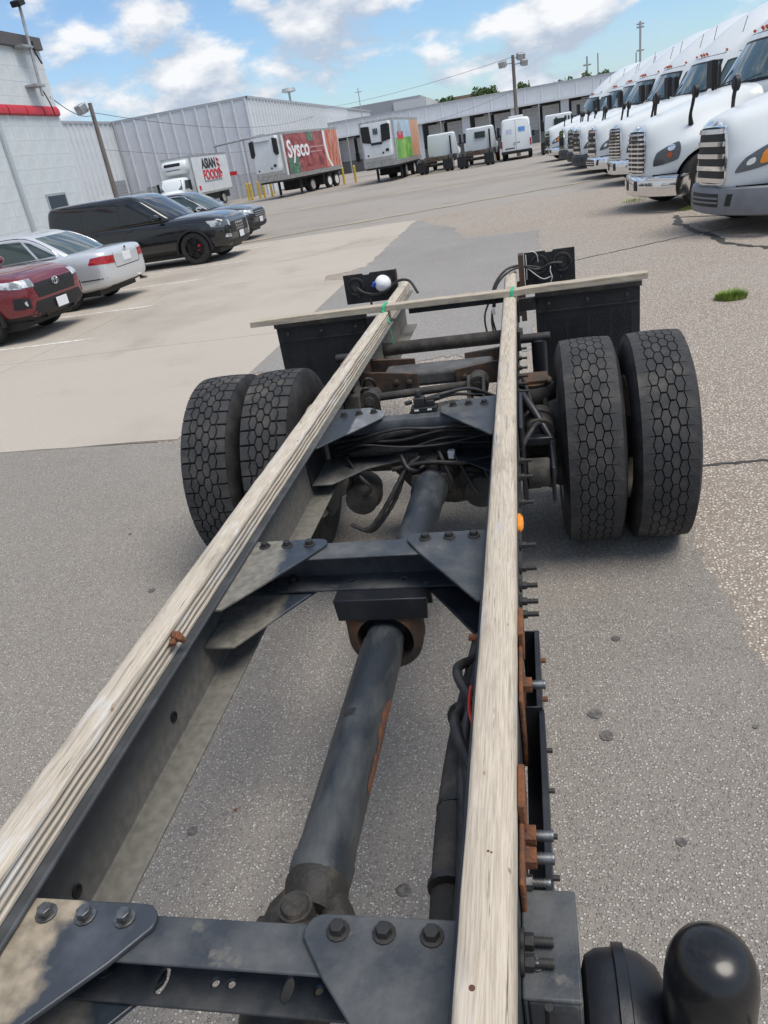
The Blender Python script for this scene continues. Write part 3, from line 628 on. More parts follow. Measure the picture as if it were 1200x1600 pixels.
# --- axle, differential and brakes
AX_Y, AX_Z = 3.45, .49
b = MB().tube([(-.62, AX_Y, AX_Z), (-.22, AX_Y, AX_Z), (-.12, AX_Y, AX_Z), (.14, AX_Y, AX_Z), (.24, AX_Y, AX_Z), (.62, AX_Y, AX_Z)], [.07, .08, .19, .19, .08, .07], 24)
axle = R_(b, 'axle_housing', CAST)
MB().lathe([(3.05, .09), (3.08, .12), (3.14, .14), (3.2, .185), (3.24, .23), (3.27, .235), (3.29, .215), (3.45, .225), (3.56, .19), (3.62, .10), (3.64, .0)], (.10, 0, .53), 'y', 28).build('differential', CAST, axle)
for s in (-1, 1):
    MB().lathe([(s * .56, .05), (s * .565, .20), (s * .60, .212), (s * .68, .212), (s * .685, .05)], (0, AX_Y, AX_Z), 'x', 32).build('brake_drum', CAST, axle)
    ch = MB().lathe([(0, .0), (.0, .05), (.012, .070), (.075, .075), (.08, .082), (.10, .082), (.105, .076), (.17, .070), (.19, .045), (.195, 0)], (s * .26, 2.80, .55), 'y', 24)
    R_(ch, 'brake_chamber', CAST)
    R_(MB().box((s * .31, 2.95, .60), (.012, .16, .20)).box((s * .28, 2.99, .56), (.08, .012, .12)), 'chamber_bracket', CAST, bevel=.003)
    R_(MB().lathe([(s * .545, .0), (s * .545, .215), (s * .556, .222), (s * .566, .215), (s * .566, 0)], (0, AX_Y, AX_Z), 'x', 32), 'dust_shield', BLACKM)
    R_(MB().b2((s * .44, 3.26, .50), (s * .56, 3.62, .60)), 'spring_seat', CAST, bevel=.02, seg=3)
    R_(MB().tube([(s * .52, 3.16, .66), (s * .52, 3.34, .66)], [.062, .070], 18).tube([(s * .52, 3.34, .66), (s * .52, 3.40, .655)], [.05, .02], 12).tube([(s * .52, 3.245, .66), (s * .52, 3.26, .66)], .078, 20), 'brake_chamber_outer', CAST)
    hose([(s * .52, 3.17, .70), (s * .50, 3.05, .74), (s * .46, 2.95, .72), (s * .44, 2.8, .74)], .010, name='brake_line')
    hose([(s * .50, 3.3, .70), (s * .475, 3.45, .76), (s * .46, 3.65, .74), (s * .45, 3.8, .72)], .009, name='brake_line')
    # hanger, trailing arm, air spring, damper
    xx = s * .475
    h = MB().prism([(2.78, .84), (3.22, .84), (3.16, .50), (3.04, .42), (2.94, .42), (2.84, .52)], s * .433, s * .452, 'x')
    h.prism([(2.90, .60), (3.18, .66), (3.08, .42), (2.94, .42)], s * .556, s * .572, 'x'); h.tube([(s * .45, 3.30, .80), (s * .50, 3.22, .74), (s * .565, 3.12, .64), (s * .565, 3.02, .50)], .020, 8); h.b2((s * .433, 3.10, .62), (s * .575, 3.18, .66))
    R_(h, 'spring_hanger', BLACK, bevel=.006)
    R_(MB().lathe([(s * .456, .0), (s * .456, .060), (s * .468, .064), (s * .54, .064), (s * .552, .060), (s * .552, 0)], (0, 2.985, .545), 'x', 22), 'hanger_bushing', CAST, bevel=.004)
    arm = MB()
    for y, z, w, hh in ((2.97, .50, .075, .05), (3.2, .43, .08, .06), (3.45, .40, .085, .07), (3.75, .40, .08, .05), (4.0, .42, .08, .04)): arm.v += [(xx - w / 2, y, z - hh / 2), (xx + w / 2, y, z - hh / 2), (xx + w / 2, y, z + hh / 2), (xx - w / 2, y, z + hh / 2)]
    arm.f = [(4 * i + j, 4 * i + (j + 1) % 4, 4 * i + 4 + (j + 1) % 4, 4 * i + 4 + j) for i in range(4) for j in range(4)] + [(3, 2, 1, 0), (16, 17, 18, 19)]
    R_(arm, 'trailing_arm', CAST, bevel=.008)
    for yy in (3.36, 3.54): R_(MB().tube(bez([(xx - .05, yy, .34), (xx - .05, yy, .55), (xx, yy, .60), (xx + .05, yy, .55), (xx + .05, yy, .34)], 5), .011, 8), 'u_bolt', CAST)
    R_(MB().lathe([(.44, .0), (.44, .09), (.46, .115), (.50, .128), (.55, .118), (.57, .128), (.62, .130), (.66, .105), (.67, .09), (.67, 0)], (s * .50, 3.88, 0), 'z', 28), 'air_spring', RUBBER)
    R_(MB().lathe([(.67, .0), (.67, .10), (.682, .10), (.682, 0)], (s * .50, 3.88, 0), 'z', 28).b2((s * .425, 3.80, .682), (s * .58, 3.96, .70)), 'air_spring_plate', RUSTD, bevel=.002)
    R_(MB().lathe([(.36, .0), (.36, .03), (.56, .03), (.565, .042), (.83, .042), (.84, .02), (.84, 0)], (s * .548, 4.12, 0), 'z', 18), 'shock_absorber', BLACK)
    R_(MB().tube([(s * .43, 4.12, .845), (s * .61, 4.12, .845)], .026, 12).b2((s * .433, 4.07, .80), (s * .45, 4.17, .90)), 'shock_mount', BLACKM, bevel=.003)
for xa, xb in ((.165, .178), (.30, .312)): R_(MB().prism([(2.90, .77), (3.10, .77), (3.06, .45), (2.94, .45)], xa, xb, 'x'), 'carrier_bracket', BLACKM, bevel=.006)
R_(MB().b2((.165, 2.93, .50), (.312, 2.942, .70)), 'carrier_plate', BLACKM, bevel=.004)
R_(MB().tube([(.22, 2.86, .60), (.22, 2.93, .60)], .05, 18).tube([(.22, 2.84, .60), (.22, 2.87, .60)], .03, 12), 'valve_body', CAST)
R_(MB().b2((.135, 2.84, .70), (.165, 2.87, .735)), 'sensor_plug', WHITEP, bevel=.004)
hose([(.16, 2.85, .72), (.20, 2.80, .66), (.24, 2.80, .56), (.28, 2.85, .50)], .008)
hose([(.10, 2.84, .74), (.13, 2.79, .68), (.15, 2.80, .58), (.12, 2.88, .52)], .009)
hose([(-.06, 2.83, .74), (-.03, 2.78, .70), (.01, 2.80, .68), (.05, 2.84, .70)], .010)
hose([(-.30, 2.84, .74), (-.24, 2.78, .68), (-.20, 2.78, .62), (-.24, 2.80, .58)], .008)
# torque rod behind the axle crossmember
tr = MB().tube([(-.28, 3.46, .80), (.22, 3.53, .80)], .020, 14); tr.tube([(-.29, 3.41, .80), (-.29, 3.51, .80)], .048, 20); tr.tube([(-.29, 3.40, .80), (-.29, 3.52, .80)], .022, 12); tr.tube([(.24, 3.48, .80), (.24, 3.59, .80)], .052, 20); tr.tube([(.24, 3.47, .80), (.24, 3.60, .80)], .026, 14)
R_(tr, 'torque_rod', CAST)
R_(MB().prism([(3.38, .70), (3.56, .70), (3.54, .84), (3.40, .84)], -.42, -.335, 'x'), 'torque_rod_bracket', CAST, bevel=.006)
for xa, xb in ((.262, .278), (.19, .205)): R_(MB().prism([(3.20, .62), (3.60, .66), (3.60, .83), (3.50, .855), (3.44, .84)], xa, xb, 'x'), 'torque_rod_bracket', CAST, bevel=.005)
# boxed crossmember with rusty brackets
ZB2 = .80
cmB = R_(MB().b2((-.30, 3.84, ZB2 - .085), (.30, 4.03, ZB2)), 'box_crossmember', mat('box_beam_dirty', (.10, .098, .092), .6, col2=(.055, .052, .048), scale=9, lo=.42, hi=.62, col3=(.16, .09, .05), scale3=14, lo3=.66, hi3=.76), bevel=.022, seg=3)
for s in (-1, 1):
    b = MB().prism([(s * .42, ZB2 + .03), (s * .30, ZB2 + .022), (s * .10, ZB2 - .004), (s * .10, ZB2 - .088), (s * .42, ZB2 - .10)], 3.822, 3.836, 'y')
    b.b2((s * .405, 3.82, ZB2 - .10), (s * .42, 4.09, ZB2 + .03)); b.build('end_bracket', RUSTD, cmB, bevel=.003)
    MB().prism([(s * .42, 4.14), (s * .14, 4.055), (s * .14, 4.043), (s * .42, 4.10)], ZB2 - .06, ZB2 + .02).build('rear_bracket', RUSTD, cmB, bevel=.002)
    bolts([(s * .15, 3.822, ZB2 - .045), (s * .22, 3.822, ZB2 - .04)], (0, -1, 0), cmB, m=RUSTD)
R_(MB().tube([(-.42, 4.62, .745), (.46, 4.62, .745)], .042, 18), 'tube_crossmember', CAST)
R_(MB().b2((-.345, 5.36, .80), (.345, 5.372, .885)).b2((-.345, 5.30, .872), (.345, 5.36, .885)), 'end_crossmember', BLACKM, bevel=.003)
# --- bundle of valves and lines on the left rail by the torque rod
vb = MB()
for k in range(9): vb.box((-.345 + rh.uniform(-.03, .04), 3.52 + rh.uniform(-.06, .06), .80 + rh.uniform(-.09, .05)), (rh.uniform(.02, .05), rh.uniform(.02, .05), rh.uniform(.02, .05)), (rh.random(), rh.random(), rh.random()))
R_(vb, 'air_valve', CAST, bevel=.004)
hose([(-.33, 3.50, .84), (-.30, 3.46, .90), (-.27, 3.50, .86), (-.29, 3.56, .74), (-.27, 3.55, .64)], .008)
hose([(-.36, 3.46, .80), (-.31, 3.44, .86), (-.28, 3.48, .80), (-.30, 3.52, .66)], .007)
hose([(-.36, 3.44, .76), (-.22, 3.40, .70), (-.12, 3.30, .72), (0.0, 3.02, .88)], .008)

# --- wheels: dual tyres with hexagon tread
TR, TW = .488, .232
def tread_r(u): return TR - .45 * u * u
def make_wheel(worn):
    w = empty('wheel', parent=CHS)
    prof = [(-.10, .285), (-.125, .30), (-.137, .34), (-.139, .38), (-.134, .425), (-.122, .462), (-.114, .474)] + [(u, tread_r(u) - .014) for u in (-.108, -.08, -.04, 0, .04, .08, .108)] + [(.114, .474), (.122, .462), (.134, .425), (.139, .38), (.137, .34), (.125, .30), (.10, .285)]
    ty = MB().lathe(prof, (0, 0, 0), 'x', 96, close=True).build('tyre', RUBBER, w, smooth=40)
    # darker groove floor is the tyre itself; raised blocks:
    b = MB(); rows = 42; dth = 2 * pi / rows
    def pt(u, th, dr=0.): r = tread_r(u) + dr; return (u, r * cos(th), r * sin(th))
    def block(outline, bot=-.016, sh=.07):
        n = len(outline); cu = sum(p[0] for p in outline) / n; ct = sum(p[1] for p in outline) / n
        top = [pt(u + (cu - u) * sh, t + (ct - t) * sh) for u, t in outline]; bt = [pt(u, t, bot) for u, t in outline]
        b.add(bt + top, [tuple(range(n, 2 * n))] + [(i, (i + 1) % n, n + (i + 1) % n, n + i) for i in range(n)])
    g = .0032 if worn else .0058; sp = .0335
    rr_t = random.Random(5)
    for k in range(rows):
        for c in range(4):
            t = (k + (.5 if c % 2 else 0)) * dth; uc = (c - 1.5) * sp; hh = dth * .5 - g / TR * .5; ow = sp * .66 - g * .5; iw = sp * .36 - g * .5
            jt = lambda: rr_t.uniform(-.0006, .0006)
            block([(uc - ow, t), (uc - iw + jt(), t + hh), (uc + iw + jt(), t + hh), (uc + ow, t), (uc + iw + jt(), t - hh), (uc - iw + jt(), t - hh)])
        for s in (-1, 1):
            t = (k + .25) * dth; a_ = sp * 1.5 + sp * .66 + g * .6; b_ = sp * 1.5 + sp * .36 + g * .6
            tt = (k + (.5 if s > 0 else 0)) * dth
            if worn:
                o = [(s * b_, tt - dth * .5 + .004), (s * a_, tt), (s * b_, tt + dth * .5 - .004), (s * .106, tt + dth * .5 + .0), (s * .1135, tt + dth * .5), (s * .1135, tt - dth * .5), (s * .106, tt - dth * .5)]
                block(o, sh=.0)
                block([(s * .108, tt - .006), (s * .1145, tt - .006), (s * .1145, tt + .006), (s * .108, tt + .006)], sh=.0)
            else:
                h2 = dth * .5 - g / TR * .6
                block([(s * b_, tt - h2), (s * a_, tt), (s * b_, tt + h2), (s * .106, tt + h2 + .003), (s * .1145, tt + h2), (s * .1145, tt - h2), (s * .106, tt - h2 - .003)])
    tb = b.build('tread_blocks', TREADM, w, smooth=0); tb['kind'] = 'stuff'
    tb.parent = ty
    rp = [(.115, .29), (.125, .298), (.13, .290), (.10, .272), (.02, .255), (-.02, .25), (-.06, .235), (-.065, .14), (-.055, .09), (-.04, .09), (-.045, .15), (-.04, .235), (-.10, .262), (-.13, .290), (-.125, .298), (-.115, .29)]
    cuts = [MB().tube([(-.12, .188 * cos(a), .188 * sin(a)), (.0, .188 * cos(a), .188 * sin(a))], .027, 14) for a in [2 * pi * k / 10 for k in range(10)]]
    MB().lathe(rp, (0, 0, 0), 'x', 64, close=True).build('rim', RIMC, w, smooth=40, cut=cuts)
    return w
whW = make_wheel(True); whN = make_wheel(False); whW_used = whN_used = False
spots = [(.745, 0), (1.048, pi), (-.745, pi), (-1.048, 0)]
for i, (x, rz) in enumerate(spots):
    w = (whW if i == 0 else copy_tree(whW, CHS)) if x > 0 else (whN if i == 2 else copy_tree(whN, CHS))
    w.location = (x, AX_Y, TR + .002); w.rotation_euler = (.37 * i, 0, rz)
for s in (-1, 1):
    R_(MB().lathe([(s * .68, .09), (s * .70, .14), (s * .92, .14), (s * .93, .10), (s * 1.0, .095), (s * 1.06, .085), (s * 1.07, 0)], (0, AX_Y, TR), 'x', 28), 'hub', CAST)

# --- mud flaps with top brackets
for s in (-1, 1):
    x0, x1, yy, zt = .548, 1.18, 4.83, .935
    b = MB().b2((s * x0, yy, .22), (s * x1, yy + .012, zt)); fl = R_(b, 'mud_flap', FLAP, bevel=.003)
    rb = MB()
    for k in range(5): xk = x0 + .05 + k * (x1 - x0 - .1) / 4; rb.b2((s * (xk - .004), yy - .004, .25), (s * (xk + .004), yy, .79))
    rb.b2((s * (x0 + .01), yy - .007, .815), (s * (x1 - .01), yy, .828)); rb.build('flap_rib', FLAP, fl, bevel=.002)
    R_(MB().b2((s * x0, yy - .012, zt - .02), (s * (x1 + .01), yy + .03, zt + .012)).b2((s * .433, yy, .84), (s * (x0 + .02), yy + .03, .92)).b2((s * .433, yy - .04, .78), (s * .445, yy + .07, .92)), 'flap_bracket', BLACKM, bevel=.003)
    bolts([(s * x, yy - .012, .87) for x in (x0 + .08, (x0 + x1) / 2, x1 - .08)], (0, -1, 0), fl, m=BLACKM, r=.009, wr=.013, name='flap_bolt')
# hexagon mesh texture on the flaps: small raised studs
b = MB(); k = 0
for i in range(26):
    for j in range(22):
        if abs(((.575 + i * .0225) - .598) % .133) < .012: continue
        b.tube([(.58 + i * .0225 + (.011 if j % 2 else 0), 4.831, .34 + j * .0205), (.58 + i * .0225 + (.011 if j % 2 else 0), 4.8265, .34 + j * .0205)], .008, 6)
st = R_(b, 'flap_studs', FLAP); st['kind'] = 'stuff'

# --- tail lamp plates at the rail ends, with lamps and wiring
for s in (-1, 1):
    x0, x1 = (.438, .845) if s < 0 else (.494, .846); z0, z1 = (.872, 1.088) if s < 0 else (.838, 1.080); yy = 5.60
    pl = [(x0, z0), (x1, z0), (x1, z1), (x1 - .15, z1), (x1 - .155, z1 - .012), (x1 - .20, z1 - .012), (x1 - .205, z1), (x0, z1)]
    pt_ = R_(MB().prism([(s * x, z) for x, z in pl], yy, yy + .008, 'y').b2((s * x0, yy + .008, z1 - .05), (s * x1, yy + .05, z1 - .042)), 'tail_lamp_plate', PLASTIC, bevel=.002)
    for xc in (x0 + .10, x1 - .09):
        MB().lathe([(-.012, .0), (-.014, .035), (-.006, .040), (-.006, .050), (-.016, .054), (-.016, .064), (0, .068), (.03, .06), (.03, 0)], (s * xc, yy, z1 - .09), 'y', 26).build('lamp_grommet', HOSE, pt_)
    for xc in (x0 + .10, x1 - .10): MB().hexbolt((0, 0, 0), (0, -1, 0), .006, .004, .009).build('plate_bolt', ZINC, pt_, loc=(s * xc, yy, z0 + .05))
    if s > 0:
        R_(MB().b2((.452, 5.50, .62), (.49, 5.60, 1.085)), 'plate_post', RUSTD, bevel=.002)
        R_(MB().b2((.434, 5.50, .66), (.452, 5.60, .89)), 'post_spacer', RUSTD, bevel=.002)
    else: R_(MB().b2((-.448, 5.59, .68), (-.434, 5.61, 1.09)), 'plate_post', RUSTD, bevel=.002)
wl = MB().lathe([(-.075, .0), (-.072, .022), (-.055, .047), (-.03, .060), (-.008, .062), (0, .052), (0, 0)], (-.545, 5.595, 1.0), 'y', 24)
wlo = R_(wl, 'white_lamp_cover', WHITEP)
MB().box((-.60, 5.545, 1.008), (.035, .02, .03), (.3, .2, .5)).box((-.615, 5.54, 1.00), (.02, .015, .02), (.1, .6, .2)).build('blue_plug', BLUEP, wlo, bevel=.003)
hose([(-.745, 5.585, .99), (-.69, 5.555, .955), (-.60, 5.545, .935), (-.50, 5.54, .96), (-.42, 5.52, 1.015), (-.33, 5.48, 1.01), (-.27, 5.42, .93)], .010, name='lamp_cable')
hose([(-.66, 5.60, .90), (-.655, 5.585, .86), (-.65, 5.59, .80)], .009, name='lamp_cable')
hose([(.755, 5.585, .985), (.68, 5.555, .995), (.58, 5.55, .965), (.46, 5.52, 1.01), (.36, 5.47, 1.0), (.28, 5.40, .92), (.25, 5.36, .80)], .009, name='lamp_cable')
hose([(.62, 5.57, .965), (.50, 5.53, 1.0), (.38, 5.45, .99), (.29, 5.38, .91), (.27, 5.34, .78)], .008, name='lamp_cable')
hose([(.25, 5.35, .85), (.20, 5.30, .74), (.21, 5.26, .62), (.26, 5.25, .55)], .007, name='lamp_cable')
hose([(.27, 5.35, .83), (.245, 5.29, .70), (.27, 5.24, .60), (.36, 5.20, .62)], .007, name='lamp_cable')
hose([(.29, 5.36, .85), (.25, 5.32, .74), (.27, 5.28, .62), (.31, 5.26, .52)], .007, name='lamp_cable')
R_(MB().box((.262, 5.31, .76), (.022, .012, .05)), 'cable_label', WHITEP)
LWIRE = mat('pale_wire', (.6, .62, .6), .5)
hose([(.50, 5.53, 1.0), (.56, 5.54, .94), (.62, 5.55, .895), (.68, 5.56, .905)], .0035, LWIRE, 'lamp_wire', 5)
hose([(.675, 5.585, .97), (.672, 5.56, .94), (.682, 5.555, .90), (.67, 5.56, .86)], .0035, LWIRE, 'lamp_wire', 5)
hose([(.505, 5.585, 1.07), (.507, 5.575, 1.0), (.505, 5.57, .9)], .0035, LWIRE, 'lamp_wire', 5)
hose([(.59, 5.58, 1.01), (.585, 5.565, 1.06), (.565, 5.56, 1.085), (.54, 5.565, 1.09)], .003, LWIRE, 'lamp_wire', 5)

# --- outer side of the dark rail: bolts, rusty plates, battery tray channel, marker lamp
def side_bolt(py, z=.80, m=BLACKM, big=False, px=812):
    p = cz(px, py, z); r = .012 if not big else .017
    b = MB().tube([(.432, 0, 0), (.438, 0, 0)], r * 1.5, 12); b.tube([(.438, 0, 0), (.452 if not big else .460, 0, 0)], r, 6)
    b.build('rail_nut', m, railR, loc=(0, p.y, z), bevel=.001)
    e = .452 if not big else .460; n_ = 9; pts = [(e - .002 + .003 * k, 0, 0) for k in range(n_ + 2)]
    MB().tube(pts, [r * (.62 if k % 2 else .52) for k in range(n_ + 2)], 10).build('rail_stud', ZINC if big else m, railR, loc=(0, p.y, z), smooth=60)
for py in (720, 745, 785, 852, 888, 915, 940, 960): side_bolt(py, z=.80)
for py in (560, 575, 588, 600, 612, 530, 545): side_bolt(py, z=.80)
for py, m in ((1378, ZINC), (1470, BLACKM), (1503, BLACKM)): side_bolt(py, z=.83, m=m, px=818)
for py in (1070, 1305, 1340): side_bolt(py, z=.85, m=RUST, big=True, px=815)
p0, p1 = cz(808, 800, .86).y, cz(808, 835, .86).y
R_(MB().lathe([(.4325, .0), (.4325, .022), (.44, .022), (.448, .014), (.45, 0)], (0, 0, 0), 'x', 20).xf(Matrix.Translation((0, (p0 + p1) / 2, .86)) @ Matrix.Diagonal((1, 2.0, 1, 1))), 'marker_lamp', AMBER)
for (a, bb, z0, z1, x1) in ((968, 1010, .84, .915, .446), (1005, 1095, .70, .88, .442), (1222, 1290, .84, .925, .446), (1285, 1385, .70, .885, .442)):
    ya, yb = cz(806, a, .88).y, cz(808, bb, .88).y
    R_(MB().b2((.4335, yb, z0), (x1, ya, z1)), 'rusty_plate', RUST, bevel=.003)
p = cz(738, 995, .89); R_(MB().tube([(p.x + .03, p.y, .88), (p.x - .008, p.y, .89)], .008, 8).box((p.x + .015, p.y, .886), (.012, .016, .016)), 'rusty_bolt', RUST)
def tray(ya, yb, x1, z0, z1):
    t = .004; b = MB().b2((x1 - t, ya, z0), (x1, yb, z1)); b.b2((.436, ya, z0), (x1, yb, z0 + t)); b.b2((.436, yb - t, z0), (x1, yb, z1)); b.b2((.436, ya, z0), (x1, ya + t, z1)); b.b2((x1 - .012, ya, z1 - t), (x1, yb, z1))
    return R_(b, 'side_channel', BLACK, bevel=.0015)
ya, yb = cz(830, 1105, .80).y, cz(830, 985, .80).y
tr1 = tray(ya, yb, .478, .64, .80)
ya2 = cz(845, 1400, .78).y
tr2 = tray(ya2, ya + .005, .482, .62, .79)
for t_ in (.15, .35, .6, .85):
    y = ya2 + (ya - ya2) * t_; MB().tube([(.482, y, .74), (.494, y, .74)], .005, 8).build('rivet', BLACKM, tr2)
for t_ in (.3, .8):
    y = ya + (yb - ya) * t_; MB().tube([(.478, y, .75), (.49, y, .75)], .006, 8).build('rivet', RUST, tr1)
# --- bracket, air tank and air dryer hung on the outside of the dark rail
bk = MB(); bk.b2((.433, .615, .812), (.516, .785, .820)); bk.b2((.508, .615, .60), (.516, .785, .814)); bk.b2((.433, .615, .62), (.441, .785, .814)); bk.b2((.441, .615, .70), (.512, .623, .812))
R_(bk, 'tank_bracket', BEAM, bevel=.006, seg=3)
bolts([(.455, .66, .820)], (0, 0, 1), CHS, m=ZINC, r=.006, wr=.008, name='bracket_bolt')
R_(MB().tube([(.47, .595, .70), (.47, .595, .84)], .006, 8), 'bracket_stud', BLACKM)
R_(MB().lathe([(.518, .0), (.518, .085), (.524, .104), (.54, .114), (.565, .117), (.567, .124), (.583, .124), (.585, .117), (.605, .112), (.63, .095), (.648, .06), (.655, 0)], (0, .665, .655), 'x', 40), 'air_tank', BLACK)
dr = MB().lathe([(.60, .0), (.60, .060), (.83, .0605), (.865, .058), (.888, .050), (.902, .036), (.908, .018), (.909, 0)], (.686, .648, 0), 'z', 40)
dry = R_(dr, 'air_dryer', GLOSSB)
MB().lathe([(.70, .0615), (.705, .064), (.735, .064), (.74, .0615)], (.686, .648, 0), 'z', 40, close=True).build('clamp_band', BLACKM, dry)
hose([(.72, .60, .66), (.76, .57, .70), (.80, .55, .69), (.86, .53, .62)], .009, name='dryer_hose')
hose([(.73, .62, .74), (.77, .60, .76), (.82, .57, .72), (.90, .54, .60)], .006, name='dryer_hose')
# --- harness and lines along the inner side of the dark rail
hose([(.315, .45, .66), (.30, .80, .68), (.295, 1.0, .70), (.305, 1.2, .72), (.33, 1.4, .74), (.345, 1.75, .70), (.35, 2.3, .68), (.35, 2.7, .68)], .036, CAST, 'harness_conduit', 12)
hose([(.33, .5, .74), (.325, .9, .745), (.315, 1.10, .76), (.32, 1.28, .77), (.335, 1.5, .76)], .014, rib=True, name='air_line')
hose([(.345, .6, .78), (.335, 1.0, .78), (.318, 1.15, .79), (.335, 1.35, .785), (.35, 1.9, .77), (.35, 2.6, .77)], .012, name='air_line')
hose([(.34, 1.05, .79), (.305, 1.14, .80), (.292, 1.21, .785), (.31, 1.26, .76), (.34, 1.27, .74)], .012, name='air_line')
hose([(.34, 1.22, .80), (.295, 1.32, .80), (.288, 1.38, .785), (.31, 1.42, .77), (.345, 1.45, .76)], .012, name='air_line')
hose([(.335, 1.16, .81), (.325, 1.21, .812), (.325, 1.28, .81)], .004, REDW, 'wire', 6)
for y in (.86, 1.03, 1.3): R_(MB().tube([(.30, y, .70), (.30, y + .012, .70)], .042, 14), 'cable_tie', PLASTIC)
hose([(.345, 1.5, .80), (.352, 2.0, .78), (.350, 2.5, .76), (.35, 2.85, .74)], .015, rib=True, name='air_line')

# --- weathered plank tied across both wood strips
pa, pb = cz(394, 505, .995), cz(1016, 436, .995)
b = MB(); n = 40; rr = []
rq = random.Random(9)
for k in range(n + 1):
    t = k / n; x = pa.x + (pb.x - pa.x) * t; y = 4.70 + .01 * sin(t * 5); zc = .9735 + .006 * abs(sin(t * 3.2)) * (1 if t > .72 else 0) + (.012 * max(0, t - .74) / .26)
    j = lambda: rq.uniform(-.0012, .0012)
    rr.append([(x, y - .042 + j(), zc + j() * .3), (x, y + .042 + j(), zc + j() * .3), (x, y + .042 + j(), zc + .037 + j()), (x, y - .042 + j(), zc + .037 + j())])
b.rings(rr); plank = b.build('wood_plank', WOOD_P, None, smooth=0, bevel=.003); plank.matrix_world = ROOT_M
tag(plank, 'weathered wooden plank tied crosswise over both wood topped rails with green twine', 'plank')
for s, tail in ((-1, True), (1, False)):
    xc = s * .40; t = MB()
    for q in range(3):
        o = .004 * q
        t.tube(bez([(xc + o, 4.655, .935), (xc + .002 + o, 4.652, .98), (xc + .006 + o, 4.66, 1.014), (xc + .01 + o, 4.70, 1.0155), (xc + .012 + o, 4.742, 1.012), (xc + .015 + o, 4.747, .97), (xc + .016 + o, 4.745, .935)], 4), .005, 6)
    if tail: t.tube(bez([(xc + .004, 4.652, .97), (xc + .035, 4.63, .93), (xc + .045, 4.60, .86), (xc + .048, 4.60, .78), (xc + .055, 4.60, .70)], 6), .0028, 6); t.tube(bez([(xc, 4.652, .985), (xc + .02, 4.635, .95), (xc + .04, 4.62, .91)], 5), .008, 6)
    t.build('green_twine', GREEN, plank)
# ============================================================ VEHICLE KIT
from mathutils.bvhtree import BVHTree
def bvh_of(o):
    me = o.data; return BVHTree.FromPolygons([v.co.copy() for v in me.vertices], [tuple(p.vertices) for p in me.polygons])
DIRS = {'f': (0, (-1, 0, 0)), 'b': (0, (1, 0, 0)), 'l': (1, (0, -1, 0)), 'r': (1, (0, 1, 0)), 't': (2, (0, 0, -1))}
def decal(bvh, quad, face, name, m, parent, off=.006, nu=8, nv=6, skirt=.02, smooth=50, rnd=0.0):
    """a thin shell laid on a body: quad corners in face coordinates (f/b: y,z  l/r: x,z  t: x,y), followed onto the surface"""
    ax, d = DIRS[face]; d = Vector(d); q = [Vector(p) for p in quad]; top = []; bot = []; far = 50
    for j in range(nv + 1):
        for i in range(nu + 1):
            s, t = i / nu, j / nv
            if rnd:   # soften the corners
                ss, tt = 2 * s - 1, 2 * t - 1
                k = rnd * .5 * (ss * tt) ** 2
                s, t = .5 + .5 * ss * (1 - k), .5 + .5 * tt * (1 - k)
            p = q[0] * (1 - s) * (1 - t) + q[1] * s * (1 - t) + q[2] * s * t + q[3] * (1 - s) * t
            o = Vector((0, p.x, p.y)) if ax == 0 else Vector((p.x, 0, p.y)) if ax == 1 else Vector((p.x, p.y, 0))
            o = o - d * far
            hit, nrm, _, dist = bvh.ray_cast(o, d)
            if hit is None: hit = None
            elif nrm.dot(d) > 0: nrm = -nrm
            top.append((hit, nrm, o))
    # fill misses from the nearest hit depth
    good = [h for h, _, _ in top if h is not None]
    if not good: return None
    out = []
    for idx, (h, n_, o) in enumerate(top):
        if h is None:
            best = min((g_ for g_ in good), key=lambda g_: sum((g_[k] - o[k]) ** 2 for k in range(3) if k != ax))
            h = o.copy(); h[ax] = best[ax]; n_ = -d
        n_ = (n_ - d * .8).normalized()
        out.append((h + n_ * off, h - n_ * skirt))
    b = MB(); W_ = nu + 1; N_ = len(out)
    fs = [(j * W_ + i, j * W_ + i + 1, (j + 1) * W_ + i + 1, (j + 1) * W_ + i) for j in range(nv) for i in range(nu)]
    rim = [i for i in range(W_)] + [j * W_ + nu for j in range(1, nv + 1)] + [nv * W_ + i for i in range(nu - 1, -1, -1)] + [j * W_ for j in range(nv - 1, 0, -1)]
    vs = [a for a, _ in out] + [out[i][1] for i in rim]; R0 = N_; k = len(rim)
    fs += [(rim[i], rim[(i + 1) % k], R0 + (i + 1) % k, R0 + i) for i in range(k)]
    return b.add(vs, fs).build(name, m, parent, smooth=smooth)
def plan(xf, xr, w, bf, br, z, k=2.4, nf=9, ns=3):
    """horizontal ring, front bowed by bf and rear by br at the corners"""
    r = []
    us = [-1, -.88, -.7, -.4, 0, .4, .7, .88, 1]
    for u in us: r.append((xf - bf * abs(u) ** k, u * w * (1 if abs(u) < 1 else .985), z))
    for i in range(1, ns): t = i / ns; r.append((xf - bf + (xr + br - xf + bf) * t, w, z))
    for u in us[::-1]: r.append((xr + br * abs(u) ** k, u * w * (1 if abs(u) < 1 else .985), z))
    for i in range(1, ns): t = i / ns; r.append((xr + br + (xf - bf - xr - br) * t, -w, z))
    return r
def carbody(st):
    rr = []
    for (x, w, zb, zt, cr) in st:
        h = zt - zb
        half = [(0, zb), (.62 * w, zb), (.90 * w, zb + .03), (.985 * w, zb + .18 * h), (1.0 * w, zb + .45 * h), (.995 * w, zb + .70 * h), (.965 * w, zb + .90 * h), (.90 * w, zt), (.62 * w, zt + cr * .75), (.3 * w, zt + cr * .95), (0, zt + cr)]
        rr.append([(x, y, z) for y, z in half] + [(x, -y, z) for y, z in half[-2:0:-1]])
    return MB().rings(rr)
